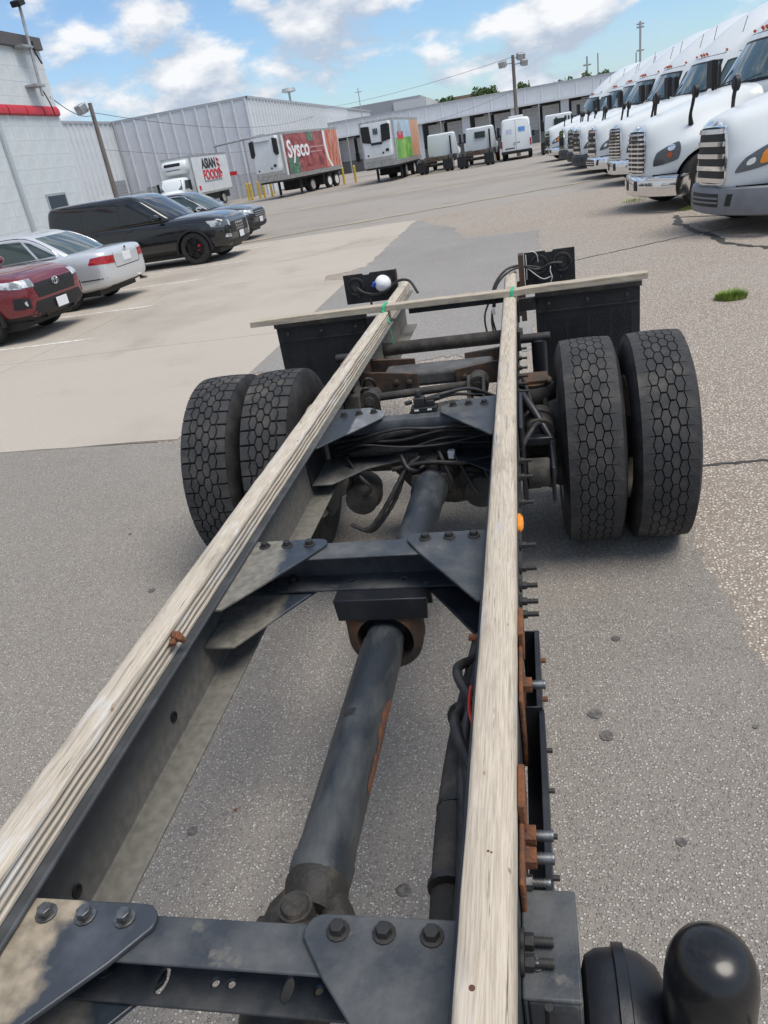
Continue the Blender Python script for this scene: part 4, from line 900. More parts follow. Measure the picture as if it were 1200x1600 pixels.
GLASS = mat('tinted_glass', (.018, .023, .028), .05, coat=.3, spec=.6)
GLASSL = mat('window_glass_pale', (.05, .075, .075), .05, coat=.3, spec=.7)
CHROME = mat('chrome', (.78, .78, .78), .08, 1.0)
ALU = mat('polished_alu', (.55, .56, .57), .28, 1.0)
TRIM = mat('black_trim', (.014, .014, .015), .55)
LAMP = mat('headlamp_lens', (.62, .65, .68), .08, coat=.5, col2=(.20, .22, .24), scale=9, lo=.40, hi=.55)
LAMPD = mat('headlamp_dark', (.09, .10, .11), .08, coat=.6, col2=(.45, .48, .5), scale=7, lo=.52, hi=.6)
TAIL = mat('tail_lens', (.45, .012, .015), .12, coat=.5, col2=(.22, .005, .008), scale=12)
PLATEM = mat('licence_plate', (.72, .74, .76), .4)
INK = mat('plate_ink', (.05, .07, .14), .5)
CTYRE = mat('car_tyre', (.017, .017, .018), .75, col2=(.035, .034, .033), scale=14)
def car_wheel(parent, x, y, r, w, rimm, spokes=5, side=1, style=0):
    wl = empty('wheel', (x, y, r), parent=parent)
    ri = r * .70
    MB().lathe([(-w / 2 + .01, ri), (-w / 2, ri + .02), (-w / 2 - .004, r * .86), (-w / 2 + .015, r * .97), (-w / 2 + .04, r), (w / 2 - .04, r), (w / 2 - .015, r * .97), (w / 2 + .004, r * .86), (w / 2, ri + .02), (w / 2 - .01, ri)], (0, 0, 0), 'y', 36, close=True).build('tyre', CTYRE, wl)
    b = MB().lathe([(side * (w / 2 - .015), ri + .004), (side * (w / 2 - .002), ri + .001), (side * (w / 2 - .012), ri - .022), (side * (-.02), ri - .03), (side * (-.02), ri)], (0, 0, 0), 'y', 36, close=True)
    for k in range(spokes):
        a = 2 * pi * k / spokes
        for da in ((-.13, .13) if style else (0,)):
            c, s_ = cos(a + da), sin(a + da); L_ = ri - .02
            b.box((c * L_ * .5, side * (w / 2 - .025), s_ * L_ * .5), (L_, .03, .035 if style else .055), (0, -(a + da), 0))
    b.lathe([(side * (w / 2 - .06), .0), (side * (w / 2 - .06), .07), (side * (w / 2 - .012), .06), (side * (w / 2 - .008), .0)], (0, 0, 0), 'y', 18)
    b.build('rim', rimm, wl)
    MB().lathe([(side * (w / 2 - .09), .0), (side * (w / 2 - .09), ri * .86), (side * (w / 2 - .07), ri * .86), (side * (w / 2 - .07), 0)], (0, 0, 0), 'y', 24).build('brake_disc', TRIM, wl)
    return wl
def arch_trim(parent, x, side, y, r, m, w=.05, a0=-.15, a1=pi + .15, name='wheel_arch_trim'):
    b = MB(); rr = []
    for k in range(21):
        a = a0 + (a1 - a0) * k / 20; c, s_ = cos(a), sin(a)
        rr.append([(x + c * q, yy, .36 + s_ * q) for q, yy in ((r, y - side * .10), (r, y + side * .012), (r + w, y + side * .006), (r + w, y - side * .06))])
    return b.rings(rr).build(name, m, parent, smooth=50)
def mirror(parent, x, y, z, side, m, s=1.0):
    b = MB(); rr = []
    for k, (dy, sx, sz) in enumerate(((0, .03, .02), (.06, .035, .03), (.08, .07, .065), (.16, .085, .08), (.225, .07, .065), (.24, .03, .03))):
        rr.append([(x + sx * s * cos(a) - dy * .1, y + side * dy * s, z + sz * s * sin(a)) for a in [2 * pi * j / 10 for j in range(10)]])
    return b.rings(rr).build('side_mirror', m, parent)
def finish_plate(parent, face_x, y, z, back=False, tilt=0):
    s = -1 if back else 1
    pl = MB().box((0, 0, 0), (.012, .305, .152)).build('licence_plate', PLATEM, parent, bevel=.004, loc=(face_x, y, z), rot=(0, tilt, 0))
    return pl

def build_car(name, label, loc, rz, paint, P):
    root = empty(name, loc, rz); tag(root, label, P.get('cat', 'car'))
    ra = P['r'] + .055; W2 = P['W'] / 2
    cuts = []
    for xa in (P['ax_f'], P['ax_r']):
        for s in (-1, 1): cuts.append(MB().tube([(xa, s * (W2 - .28), P['r'] + .01), (xa, s * (W2 + .2), P['r'] + .01)], ra, 30))
    body = carbody(P['st']).build('body', paint, root, sub=2, cut=cuts, smooth=40)
    cab = MB().rings([plan(*c) for c in P['cabin']]).build('cabin', paint, root, sub=2, smooth=60)
    wells = MB()
    for xa in (P['ax_f'], P['ax_r']):
        wells = MB().b2((xa - ra - .03, -(W2 - .26), .30), (xa + ra + .03, W2 - .26, P['r'] + .30)); wells.build('wheel_well', TRIM, root)
    MB().b2((P['ax_r'] - .7, -W2 * .8, .20), (P['ax_f'] + .6, W2 * .8, .34)).build('underbody', TRIM, root)
    bb, bc = bvh_of(body), bvh_of(cab)
    def D(src, quad, face, nm, m, **k): return decal(bb if src == 'b' else bc, quad, face, nm, m, root, **k)
    for (src, quad, face, nm, m, kw) in P['decals']: D(src, quad, face, nm, m, **kw)
    for s in (-1, 1):
        for xa in (P['ax_f'], P['ax_r']): car_wheel(root, xa, s * (W2 - P['tw'] / 2 - .02), P['r'], P['tw'], P['rim'], P['spokes'], s, P.get('style', 0))
        mx, mz = P['mirror']; mirror(root, mx, s * (W2 - .08), mz, s, P.get('mirror_m', paint))
    return root, body, cab, D
def both(src, quad, nm, m, **kw):
    return [(src, quad, 'l', nm, m, kw), (src, quad, 'r', nm, m, kw)]

# ---- paints
P_BLACK = mat('car_black', (.006, .007, .009), .18, coat=1.0)
P_GREY = mat('car_dark_slate', (.016, .020, .026), .22, .3, coat=1.0)
P_RED = mat('car_crimson', (.16, .008, .016), .25, .25, coat=1.0)
P_SILV = mat('car_silver', (.62, .64, .66), .32, .40, coat=1.0)
RIM_BK = mat('rim_black', (.012, .012, .013), .3)
RIM_SV = mat('rim_silver', (.50, .50, .51), .3, .9)
RED_CAL = mat('brake_caliper_red', (.45, .02, .03), .4)

# ---- black three-row SUV, nose out
st = [(-2.50, .70, .62, .98, 0), (-2.47, .86, .45, 1.06, 0), (-2.36, .95, .36, 1.11, 0), (-1.9, .99, .30, 1.14, 0), (-1.0, 1.0, .27, 1.15, 0), (.2, 1.0, .26, 1.13, 0), (1.0, 1.0, .27, 1.11, .06), (1.5, .99, .28, 1.10, .07), (2.0, .965, .28, 1.07, .07), (2.30, .92, .28, 1.02, .05), (2.43, .84, .30, .95, .02), (2.50, .72, .36, .84, 0)]
P = dict(W=2.0, r=.385, tw=.25, ax_f=1.56, ax_r=-1.46, st=st, rim=RIM_BK, spokes=5, style=1, mirror=(.78, 1.22), cat='suv',
    cabin=[(1.32, -2.44, .94, .25, .12, 1.02), (1.24, -2.42, .93, .22, .12, 1.13), (.45, -2.34, .85, .14, .08, 1.67), (.25, -2.26, .79, .14, .08, 1.785), (-.1, -2.05, .62, .1, .08, 1.825)],
    decals=[('c', [(-.80, 1.17), (.80, 1.17), (.70, 1.66), (-.70, 1.66)], 'f', 'windscreen', GLASS, dict(nu=14)),
            ('c', [(-.70, 1.22), (.70, 1.22), (.62, 1.62), (-.62, 1.62)], 'b', 'rear_window', GLASS, {})]
      + both('c', [(-.22, 1.19), (.86, 1.19), (.30, 1.60), (-.22, 1.63)], 'front_window', GLASS) + both('c', [(-1.22, 1.19), (-.28, 1.19), (-.28, 1.63), (-1.22, 1.62)], 'rear_door_window', GLASS) + both('c', [(-2.22, 1.20), (-1.30, 1.19), (-1.32, 1.62), (-2.0, 1.59)], 'quarter_window', GLASS)
      + [('b', [(-.62, .60), (.62, .60), (.58, .86), (-.58, .86)], 'f', 'grille', TRIM, dict(nu=12)), ('b', [(-.78, .30), (.78, .30), (.74, .46), (-.74, .46)], 'f', 'lower_intake', TRIM, dict(nu=12)),
         ('b', [(.62, .78), (.93, .84), (.92, .96), (.60, .93)], 'f', 'headlight', LAMPD, {}), ('b', [(-.62, .78), (-.93, .84), (-.92, .96), (-.60, .93)], 'f', 'headlight', LAMPD, {}),
         ('b', [(.66, .52), (.86, .54), (.84, .62), (.68, .60)], 'f', 'fog_light', LAMP, {}), ('b', [(-.66, .52), (-.86, .54), (-.84, .62), (-.68, .60)], 'f', 'fog_light', LAMP, {}),
         ('b', [(-2.45, .86), (-2.2, .88), (-2.2, 1.06), (-2.4, 1.06)], 'l', 'tail_light', TAIL, {}), ('b', [(-2.45, .86), (-2.2, .88), (-2.2, 1.06), (-2.4, 1.06)], 'r', 'tail_light', TAIL, {})]
      + both('b', [(2.12, .80), (2.42, .78), (2.40, .95), (1.98, .97)], 'side_headlight', LAMPD) + both('b', [(-1.0, .28), (1.05, .28), (1.05, .40), (-1.0, .40)], 'sill_cladding', TRIM, nu=10)
      + both('b', [(-.235, .42), (-.225, .42), (-.225, 1.12), (-.235, 1.12)], 'door_gap', TRIM, off=.001, nu=1) + both('b', [(.80, .42), (.81, .42), (.86, 1.10), (.85, 1.10)], 'door_gap', TRIM, off=.001, nu=1)
      + both('b', [(-.18, .99), (.02, .99), (.02, 1.025), (-.18, 1.025)], 'door_handle', P_BLACK, off=.025, nu=3, nv=2) + both('b', [(-1.15, 1.0), (-.95, 1.0), (-.95, 1.035), (-1.15, 1.035)], 'door_handle', P_BLACK, off=.025, nu=3, nv=2))
car, bd, cb_, D = build_car('parked_suv', 'black SUV with black wheels and tinted windows parked beside the silver sedan', (-9.12, 19.40, .017), 0, P_BLACK, P)
for s in (-1, 1):
    for xa in (1.56, -1.46): arch_trim(car, xa, s, s * .995, .435, TRIM)
    MB().tube(bez([(.12, s * .70, 1.71), (-.05, s * .69, 1.755), (-.9, s * .69, 1.785), (-1.6, s * .67, 1.755), (-1.75, s * .66, 1.71)], 4), .018, 8).build('roof_rail', TRIM, car)
finish_plate(car, 2.515, 0, .53)
g_ = MB()
for i in range(9):
    for j in range(3): g_.box((2.50 - .05 * abs((i - 4) / 4) ** 2, -.48 + .12 * i, .66 + .07 * j), (.03, .075, .03), (pi / 4, 0, 0))
g_.build('grille_mesh', ALU, car)['kind'] = 'stuff'
for yy in (-1,): MB().box((1.56 + .10, -.93, .36 + .04), (.07, .04, .15), (0, .3, 0)).build('brake_caliper', RED_CAL, car)
MB().prism([(-2.0, 1.77), (-2.26, 1.735), (-2.30, 1.70), (-2.05, 1.70)], -.55, .55, 'y').build('roof_spoiler', P_BLACK, car, bevel=.008)

# ---- dark slate SUV beyond it, nose out
st = [(-2.30, .68, .60, .95, 0), (-2.27, .82, .42, 1.02, 0), (-2.1, .89, .34, 1.06, 0), (-1.2, .92, .26, 1.07, 0), (.2, .92, .25, 1.04, 0), (1.0, .92, .26, 1.02, .06), (1.6, .90, .27, .98, .07), (2.0, .86, .28, .92, .06), (2.2, .78, .30, .86, .03), (2.29, .66, .36, .78, 0)]
P = dict(W=1.84, r=.36, tw=.23, ax_f=1.36, ax_r=-1.36, st=st, rim=RIM_SV, spokes=5, style=1, mirror=(.72, 1.12), mirror_m=CHROME, cat='suv',
    cabin=[(1.22, -2.22, .86, .25, .10, .95), (1.12, -2.20, .85, .22, .10, 1.04), (.30, -1.98, .73, .12, .08, 1.54), (.10, -1.90, .66, .12, .08, 1.62), (-.2, -1.7, .5, .1, .08, 1.65)],
    decals=[('c', [(-.74, 1.08), (.74, 1.08), (.64, 1.53), (-.64, 1.53)], 'f', 'windscreen', GLASSL, dict(nu=14))]
      + both('c', [(-.30, 1.10), (.80, 1.09), (.18, 1.50), (-.30, 1.52)], 'front_window', GLASSL) + both('c', [(-1.45, 1.12), (-.36, 1.10), (-.36, 1.52), (-1.30, 1.50)], 'rear_door_window', GLASS)
      + [('b', [(-.55, .62), (.55, .62), (.58, .84), (-.58, .84)], 'f', 'grille', TRIM, dict(nu=12)), ('b', [(-.66, .30), (.66, .30), (.60, .48), (-.60, .48)], 'f', 'lower_intake', TRIM, dict(nu=12)),
         ('b', [(.56, .72), (.84, .80), (.82, .90), (.54, .86)], 'f', 'headlight', LAMP, {}), ('b', [(-.56, .72), (-.84, .80), (-.82, .90), (-.54, .86)], 'f', 'headlight', LAMP, {})]
      + both('b', [(1.75, .80), (2.18, .72), (2.14, .86), (1.70, .91)], 'side_headlight', LAMP) + both('b', [(1.85, .44), (2.12, .42), (2.08, .56), (1.88, .56)], 'fog_light', LAMP)
      + both('b', [(-1.0, .28), (.95, .28), (.95, .37), (-1.0, .37)], 'sill_cladding', TRIM, nu=10))
car, bd, cb_, D = build_car('parked_suv', 'dark slate grey SUV with chrome trimmed mirrors parked beyond the black SUV', (-9.95, 24.3, .003), 0, P_GREY, P)
for j in range(3): MB().box((2.285, 0, .66 + .06 * j), (.03, .98, .018)).build('grille_bar', CHROME, car, bevel=.004)
for s in (-1, 1): MB().tube(bez([(1.0, s * .83, 1.06), (.35, s * .765, 1.42), (.15, s * .735, 1.535), (-.4, s * .725, 1.56), (-1.4, s * .73, 1.54)], 5), .012, 6).build('window_trim', CHROME, car)
finish_plate(car, 2.30, 0, .53)

# ---- crimson SUV, nose out
st = [(-2.28, .70, .60, 1.0, 0), (-2.25, .84, .42, 1.06, 0), (-2.1, .90, .34, 1.10, 0), (-1.2, .93, .27, 1.10, 0), (.2, .93, .26, 1.07, 0), (1.0, .93, .27, 1.045, .05), (1.45, .93, .28, 1.035, .06), (1.9, .90, .29, 1.01, .05), (2.12, .86, .30, .97, .03), (2.24, .80, .34, .90, .01), (2.29, .70, .42, .80, 0)]
P = dict(W=1.86, r=.365, tw=.23, ax_f=1.35, ax_r=-1.34, st=st, rim=RIM_SV, spokes=5, style=1, mirror=(.70, 1.16), mirror_m=P_RED, cat='suv',
    cabin=[(1.15, -2.22, .87, .25, .10, .98), (1.08, -2.20, .86, .22, .10, 1.07), (.28, -2.0, .74, .12, .08, 1.57), (.08, -1.94, .67, .12, .08, 1.66), (-.2, -1.7, .5, .1, .08, 1.69)],
    decals=[('c', [(-.74, 1.10), (.74, 1.10), (.65, 1.56), (-.65, 1.56)], 'f', 'windscreen', GLASS, dict(nu=14))]
      + both('c', [(-.28, 1.13), (.78, 1.12), (.20, 1.52), (-.28, 1.55)], 'front_window', GLASS) + both('c', [(-1.40, 1.14), (-.34, 1.13), (-.34, 1.55), (-1.30, 1.52)], 'rear_door_window', GLASS)
      + [('b', [(-.52, .62), (.52, .62), (.60, .84), (-.60, .84)], 'f', 'grille', TRIM, dict(nu=12)), ('b', [(-.80, .33), (.80, .33), (.62, .58), (-.62, .58)], 'f', 'lower_bumper', TRIM, dict(nu=14)),
         ('b', [(.56, .80), (.86, .82), (.88, .93), (.54, .92)], 'f', 'headlight', LAMP, {}), ('b', [(-.56, .80), (-.86, .82), (-.88, .93), (-.54, .92)], 'f', 'headlight', LAMP, {}),
         ('b', [(.74, .50), (.84, .52), (.84, .68), (.74, .66)], 'f', 'fog_light_housing', TRIM, {}), ('b', [(-.74, .50), (-.84, .52), (-.84, .68), (-.74, .66)], 'f', 'fog_light_housing', TRIM, {})]
      + both('b', [(1.80, .86), (2.22, .80), (2.18, .92), (1.78, .945)], 'side_headlight', LAMP) + both('b', [(-.95, .29), (.95, .29), (.95, .42), (-.95, .42)], 'sill_cladding', TRIM, nu=10)
      + both('b', [(2.02, .52), (2.18, .50), (2.18, .68), (2.06, .68)], 'side_fog_housing', TRIM) + both('b', [(1.80, .27), (2.26, .30), (2.24, .40), (1.78, .40)], 'bumper_lip', TRIM))
car, bd, cb_, D = build_car('parked_suv', 'crimson SUV with black grille parked nose out in the marked bay', (-9.28, 11.36, .017), 0, P_RED, P)
for s in (-1, 1):
    for xa in (1.35, -1.34): arch_trim(car, xa, s, s * .93, .415, TRIM)
    MB().lathe([(0, .0), (0, .035), (.02, .04), (.022, .0)], (2.215, s * .80, .585), 'x', 14).build('fog_light', LAMP, car)
finish_plate(car, 2.315, 0, .47)
em = MB()
for a, rx, rz_ in ((0, .085, .055), (0, .035, .052)):
    em.tube([(2.30, rx * cos(t), .80 + rz_ * sin(t)) for t in [2 * pi * k / 20 for k in range(21)]], .008, 6)
em.tube([(2.30, .062 * cos(t), .83 + .02 * sin(t)) for t in [2 * pi * k / 20 for k in range(21)]], .007, 6)
em.build('front_emblem', CHROME, car)
g_ = MB()
for i in range(11):
    for j in range(4): g_.box((2.285 - .045 * abs((i - 5) / 5) ** 2, -.5 + .10 * i + (.05 if j % 2 else 0), .65 + .05 * j), (.02, .05, .014), (.5, 0, 0))
g_.build('grille_mesh', GLOSSB, car)['kind'] = 'stuff'

# ---- silver sedan, tail out
st = [(-2.43, .60, .50, .90, 0), (-2.40, .76, .36, .97, 0), (-2.28, .86, .30, .995, .015), (-1.9, .905, .26, 1.01, .02), (-1.3, .915, .23, 1.00, 0), (0, .915, .22, .95, 0), (1.0, .915, .22, .93, .04), (1.6, .90, .23, .87, .06), (2.1, .84, .24, .78, .05), (2.32, .74, .28, .70, .02), (2.43, .58, .34, .62, 0)]
P = dict(W=1.83, r=.325, tw=.22, ax_f=1.42, ax_r=-1.38, st=st, rim=RIM_SV, spokes=5, style=0, mirror=(.75, 1.02), mirror_m=P_SILV, cat='sedan',
    cabin=[(1.35, -1.95, .83, .30, .22, .88), (1.20, -1.86, .82, .26, .20, .97), (.38, -1.05, .66, .14, .12, 1.39), (.12, -.85, .58, .12, .10, 1.455), (-.1, -.6, .42, .1, .08, 1.475)],
    decals=[('c', [(-.72, 1.0), (.72, 1.0), (.60, 1.38), (-.60, 1.38)], 'f', 'windscreen', GLASSL, dict(nu=14)), ('c', [(-.68, 1.01), (.68, 1.01), (.56, 1.37), (-.56, 1.37)], 'b', 'rear_window', GLASSL, dict(nu=12))]
      + both('c', [(-.10, 1.0), (.82, .99), (.28, 1.34), (-.10, 1.37)], 'front_window', GLASSL) + both('c', [(-1.02, 1.02), (-.16, 1.0), (-.16, 1.37), (-.72, 1.35)], 'rear_door_window', GLASSL) + both('c', [(-1.42, 1.03), (-1.08, 1.02), (-.80, 1.33), (-.92, 1.30)], 'quarter_window', GLASSL)
      + [('b', [(.50, .74), (.80, .76), (.80, .90), (.50, .88)], 'b', 'tail_light', TAIL, {}), ('b', [(-.50, .74), (-.80, .76), (-.80, .90), (-.50, .88)], 'b', 'tail_light', TAIL, {}),
         ('b', [(-.66, .28), (.66, .28), (.66, .36), (-.66, .36)], 'b', 'lower_valance', TRIM, dict(nu=12)), ('b', [(-.47, .64), (.47, .64), (.47, .655), (-.47, .655)], 'b', 'boot_gap', TRIM, dict(off=.002, nv=1)),
         ('b', [(-.492, .66), (-.482, .66), (-.482, .96), (-.492, .96)], 'b', 'boot_gap', TRIM, dict(off=.002, nu=1)), ('b', [(.482, .66), (.492, .66), (.492, .96), (.482, .96)], 'b', 'boot_gap', TRIM, dict(off=.002, nu=1)),
         ('b', [(-.19, .70), (.19, .70), (.19, .90), (-.19, .90)], 'b', 'plate_recess', P_SILV, dict(off=.003))]
      + both('b', [(-2.38, .76), (-2.08, .78), (-2.14, .89), (-2.36, .90)], 'side_tail_light', TAIL) + both('b', [(-2.35, .50), (-1.75, .50), (-1.75, .52), (-2.35, .52)], 'bumper_crease', TRIM, off=.002, nv=1)
      + both('b', [(-.135, .36), (-.125, .36), (-.125, .96), (-.135, .96)], 'door_gap', TRIM, off=.001, nu=1) + both('b', [(-1.02, .55), (-1.01, .55), (-.98, .97), (-.99, .97)], 'door_gap', TRIM, off=.001, nu=1)
      + both('b', [(-.90, .84), (-.72, .84), (-.72, .87), (-.90, .87)], 'door_handle', P_SILV, off=.022, nu=3, nv=2))
car, bd, cb_, D = build_car('parked_sedan', 'silver sedan with red tail lights parked tail out between the crimson and black SUVs', (-9.54, 14.12, .017), pi, P_SILV, P)
finish_plate(car, -2.435, 0, .80, back=True)
for s in (1,): MB().lathe([(-2.46, .0), (-2.46, .035), (-2.30, .035), (-2.30, .0)], (0, -.55, .30), 'x', 16).build('exhaust_pipe', CHROME, car)
MB().lathe([(-2.425, .0), (-2.43, .04), (-2.44, .042), (-2.442, 0)], (0, 0, .945), 'x', 18).build('rear_emblem', CHROME, car)
for s in (-1, 1): MB().tube(bez([(1.0, s * .80, .99), (.35, s * .70, 1.37), (-.3, s * .675, 1.42), (-.95, s * .70, 1.36), (-1.48, s * .81, 1.02), (-.8, s * .828, .985), (.9, s * .82, .975)], 6), .010, 6).build('window_trim', CHROME, car)
for s in (-1, 1):
    MB().rings([[(-.30 + .06 * cos(a) * q, s * .33 + .17 * sin(a) * q, z) for a in [2 * pi * k / 14 for k in range(14)]] for z, q in ((.9, .9), (1.05, 1.0), (1.16, .75), (1.19, .4))]).build('seat_back', TRIM, car)
# ============================================================ TRACTORS
P_WHITE = mat('truck_white', (.68, .71, .71), .36, coat=.35, col2=(.68, .71, .72), scale=2)
P_GREYB = mat('bumper_grey', (.20, .21, .225), .55, col2=(.165, .17, .18), scale=4)
P_DARKB = mat('bumper_dark', (.045, .048, .052), .5)
BORDER = mat('windscreen_seal', (.012, .012, .013), .5)
WSG = mat('windscreen_glass', (.06, .10, .105), .03, coat=.4, spec=.9)
DISC = mat('steer_wheel_alu', (.62, .61, .58), .35, .6, col2=(.42, .40, .37), scale=8)
AMB2 = mat('amber_cab_lamp', (.42, .07, .015), .3, coat=.4)
LAMPT = mat('truck_headlamp', (.10, .11, .12), .08, coat=.6)
LAMPK = mat('truck_headlamp_smoked', (.075, .083, .09), .08, coat=.6)
def truck_wheel(parent, x, y, r=.5, w=.28, side=1, name='wheel', dual=False, discm=None):
    wl = empty(name, (x, y, r), parent=parent); ri = .29
    def ty(o): MB().lathe([(o - w * .40, ri), (o - w / 2, ri + .04), (o - w / 2, r * .82), (o - w * .44, r * .95), (o - w * .38, r), (o + w * .38, r), (o + w * .44, r * .95), (o + w / 2, r * .82), (o + w / 2, ri + .04), (o + w * .40, ri)], (0, 0, 0), 'y', 40, close=True).build('tyre', CTYRE, wl)
    ty(0)
    if dual: ty(-side * .33)
    dm = discm or DISC
    b = MB().lathe([(side * w * .42, ri + .005), (side * w * .47, ri - .005), (side * w * .40, ri - .03), (side * (w * .40 - .05 - (.12 if dual else 0)), .24), (side * (w * .40 - .06 - (.12 if dual else 0)), .14), (side * (w * .40 - (0 if not dual else .12)), .12), (side * (w * .46 - (0 if not dual else .06)), .10), (side * (w * .47 - (0 if not dual else .06)), 0)], (0, 0, 0), 'y', 36)
    b.build('rim', dm, wl)
    h = MB(); q = side * (w * .40 - .05 - (.12 if dual else 0)) ; 
    for k in range(10): a = 2 * pi * k / 10; h.tube([(.205 * cos(a), q + side * .002, .205 * sin(a)), (.205 * cos(a), q + side * .02, .205 * sin(a))], .022, 10)
    hh = h.build('hand_holes', TRIM, wl); hh['kind'] = 'stuff'
    n = MB()
    for k in range(10): a = 2 * pi * (k + .5) / 10; n.tube([(.165 * cos(a), q, .165 * sin(a)), (.165 * cos(a), q + side * .04, .165 * sin(a))], .015, 6)
    nn = n.build('wheel_nuts', CHROME, wl); nn['kind'] = 'stuff'
    return wl
def build_tractor(bumperm, grille_style, lampm, mirror_heads=True):
    root = empty('semi_tractor')
    st = [(0.0, .42, .66, 1.02, 1.42, .34), (-.04, .54, .62, 1.04, 1.53, .42), (-.14, .68, .60, 1.07, 1.59, .45), (-.32, .88, .60, 1.13, 1.64, .50), (-.52, 1.06, .60, 1.21, 1.69, .55), (-.78, 1.17, .58, 1.29, 1.76, .61), (-1.15, 1.21, .58, 1.35, 1.84, .68), (-1.6, 1.21, .58, 1.42, 1.93, .78), (-1.9, 1.19, .58, 1.47, 1.99, .88), (-2.1, 1.19, .58, 1.50, 2.02, .92)]
    rr = []
    for x, w, zb, zs, zt, wt in st:
        half = [(0, zb), (w * .75, zb), (w * .96, zb + .02), (w, zb + .12), (w, zs - .16), (w * .975, zs - .02), (w * .86, zs + .06), (max(wt * 1.18, w * .6), zs + (zt - zs) * .50), (wt * 1.03, zt - .08), (wt * .82, zt - .005), (wt * .4, zt + .015), (0, zt + .02)]
        rr.append([(x, y, z) for y, z in half] + [(x, -y, z) for y, z in half[-2:0:-1]])
    cuts = [MB().tube([(-.98, s * .72, .52), (-.98, s * 1.5, .52)], .575, 34) for s in (-1, 1)]
    hood = MB().rings(rr).build('hood', P_WHITE, root, sub=1, cut=cuts, smooth=45)
    MB().b2((-1.60, -.72, .5), (-.36, .72, 1.25)).build('engine_bay', TRIM, root)
    lv = [(-1.84, -5.35, 1.19, .20, .05, .95), (-1.80, -5.35, 1.20, .26, .05, 1.80), (-1.84, -5.35, 1.195, .34, .05, 1.97), (-2.06, -5.35, 1.155, .36, .05, 2.30), (-2.33, -5.35, 1.10, .34, .05, 2.68), (-2.42, -5.35, 1.085, .32, .05, 2.79), (-2.62, -5.35, 1.09, .34, .05, 2.98), (-3.0, -5.35, 1.11, .38, .05, 3.28), (-3.5, -5.35, 1.12, .40, .05, 3.58), (-3.95, -5.33, 1.08, .40, .07, 3.78), (-4.3, -5.28, .96, .34, .08, 3.90), (-4.6, -5.2, .60, .2, .1, 3.95)]
    cab = MB().rings([plan(*l) for l in lv]).build('cab', P_WHITE, root, sub=1, smooth=50)
    bh, bc = bvh_of(hood), bvh_of(cab)
    # windscreen with seal, wipers
    decal(bc, [(-1.07, 1.97), (1.07, 1.97), (.97, 2.70), (-.97, 2.70)], 'f', 'windscreen_seal', BORDER, root, off=.008, nu=24, nv=8, rnd=.12)
    decal(bc, [(-1.02, 2.02), (1.02, 2.02), (.92, 2.655), (-.92, 2.655)], 'f', 'windscreen', WSG, root, off=.016, nu=24, nv=8, rnd=.12)
    for y0 in (-.55, .35): MB().tube([(-1.83, y0, 2.0), (-1.88, y0 + .25, 2.05), (-1.95, y0 + .55, 2.10)], .010, 6).build('wiper', TRIM, root)
    for f in ('l', 'r'):
        decal(bc, [(-3.22, 2.00), (-2.24, 2.00), (-2.60, 2.66), (-3.22, 2.66)], f, 'door_window_seal', BORDER, root, off=.006, nu=10, rnd=.2)
        decal(bc, [(-3.17, 2.04), (-2.30, 2.04), (-2.62, 2.62), (-3.17, 2.62)], f, 'door_window', WSG, root, off=.014, nu=10, rnd=.2)
        decal(bc, [(-3.32, 1.02), (-3.31, 1.02), (-3.31, 2.72), (-3.32, 2.72)], f, 'door_gap', TRIM, root, off=.003, nu=1, nv=10)
        decal(bc, [(-2.14, 1.02), (-2.13, 1.02), (-2.13, 1.85), (-2.14, 1.85)], f, 'door_gap', TRIM, root, off=.003, nu=1, nv=6)
        decal(bc, [(-3.25, 1.78), (-3.05, 1.78), (-3.05, 1.83), (-3.25, 1.83)], f, 'door_handle', TRIM, root, off=.02, nu=3, nv=2)
        decal(bh, [(-.44, .93), (-.05, .82), (-.16, 1.03), (-.46, 1.22)] if grille_style != 1 else [(-.46, .90), (-.08, .80), (-.14, 1.06), (-.50, 1.24)], f, 'headlight', lampm, root, off=.010, nu=10, rnd=.25)
        decal(bh, [(-.435, .97), (-.29, .93), (-.33, 1.08), (-.45, 1.19)] if grille_style != 1 else [(-.36, .96), (-.29, .94), (-.29, 1.04), (-.36, 1.06)], f, 'turn_signal', AMBER if grille_style != 1 else AMB2, root, off=.018, nu=5, rnd=.3)
    for f in ('l', 'r'): decal(bh, [(-.26, .95), (-.17, .92), (-.19, 1.0), (-.27, 1.04)] if grille_style != 1 else [(-.40, 1.08), (-.30, 1.06), (-.31, 1.15), (-.42, 1.18)], f, 'lamp_reflector', CHROME, root, off=.016, nu=4, nv=3, rnd=.5)
    for f in ('l', 'r'):
        decal(bh, [(-1.745, .70), (-1.735, .70), (-1.735, 1.70), (-1.745, 1.70)], f, 'hood_gap', TRIM, root, off=.003, nu=1, nv=10)
        decal(bh, [(-1.70, 1.44), (-1.50, 1.42), (-1.52, 1.62), (-1.70, 1.66)], f, 'intake_grille', ALU, root, off=.008, nu=4, nv=4, rnd=.2)
        decal(bh, [(-.42, .655), (-.10, .655), (-.10, .675), (-.42, .675)], f, 'bumper_gap', TRIM, root, off=.004, nu=5, nv=1)
        decal(bc, [(-3.9, 2.78), (-2.9, 2.78), (-2.9, 2.795), (-3.9, 2.795)], f, 'fairing_gap', TRIM, root, off=.002, nu=8, nv=1)
        decal(bc, [(-4.4, 2.05), (-3.75, 2.05), (-3.75, 2.50), (-4.4, 2.50)], f, 'sleeper_window', WSG, root, off=.008, nu=5, nv=4, rnd=.2)
    decal(bc, [(-.98, 2.80), (.98, 2.80), (.98, 2.812), (-.98, 2.812)], 'f', 'fairing_gap', TRIM, root, off=.002, nu=16, nv=1)
    # grille
    GQ = [(-.44, .70), (.44, .70), (.38, 1.46), (-.38, 1.46)]
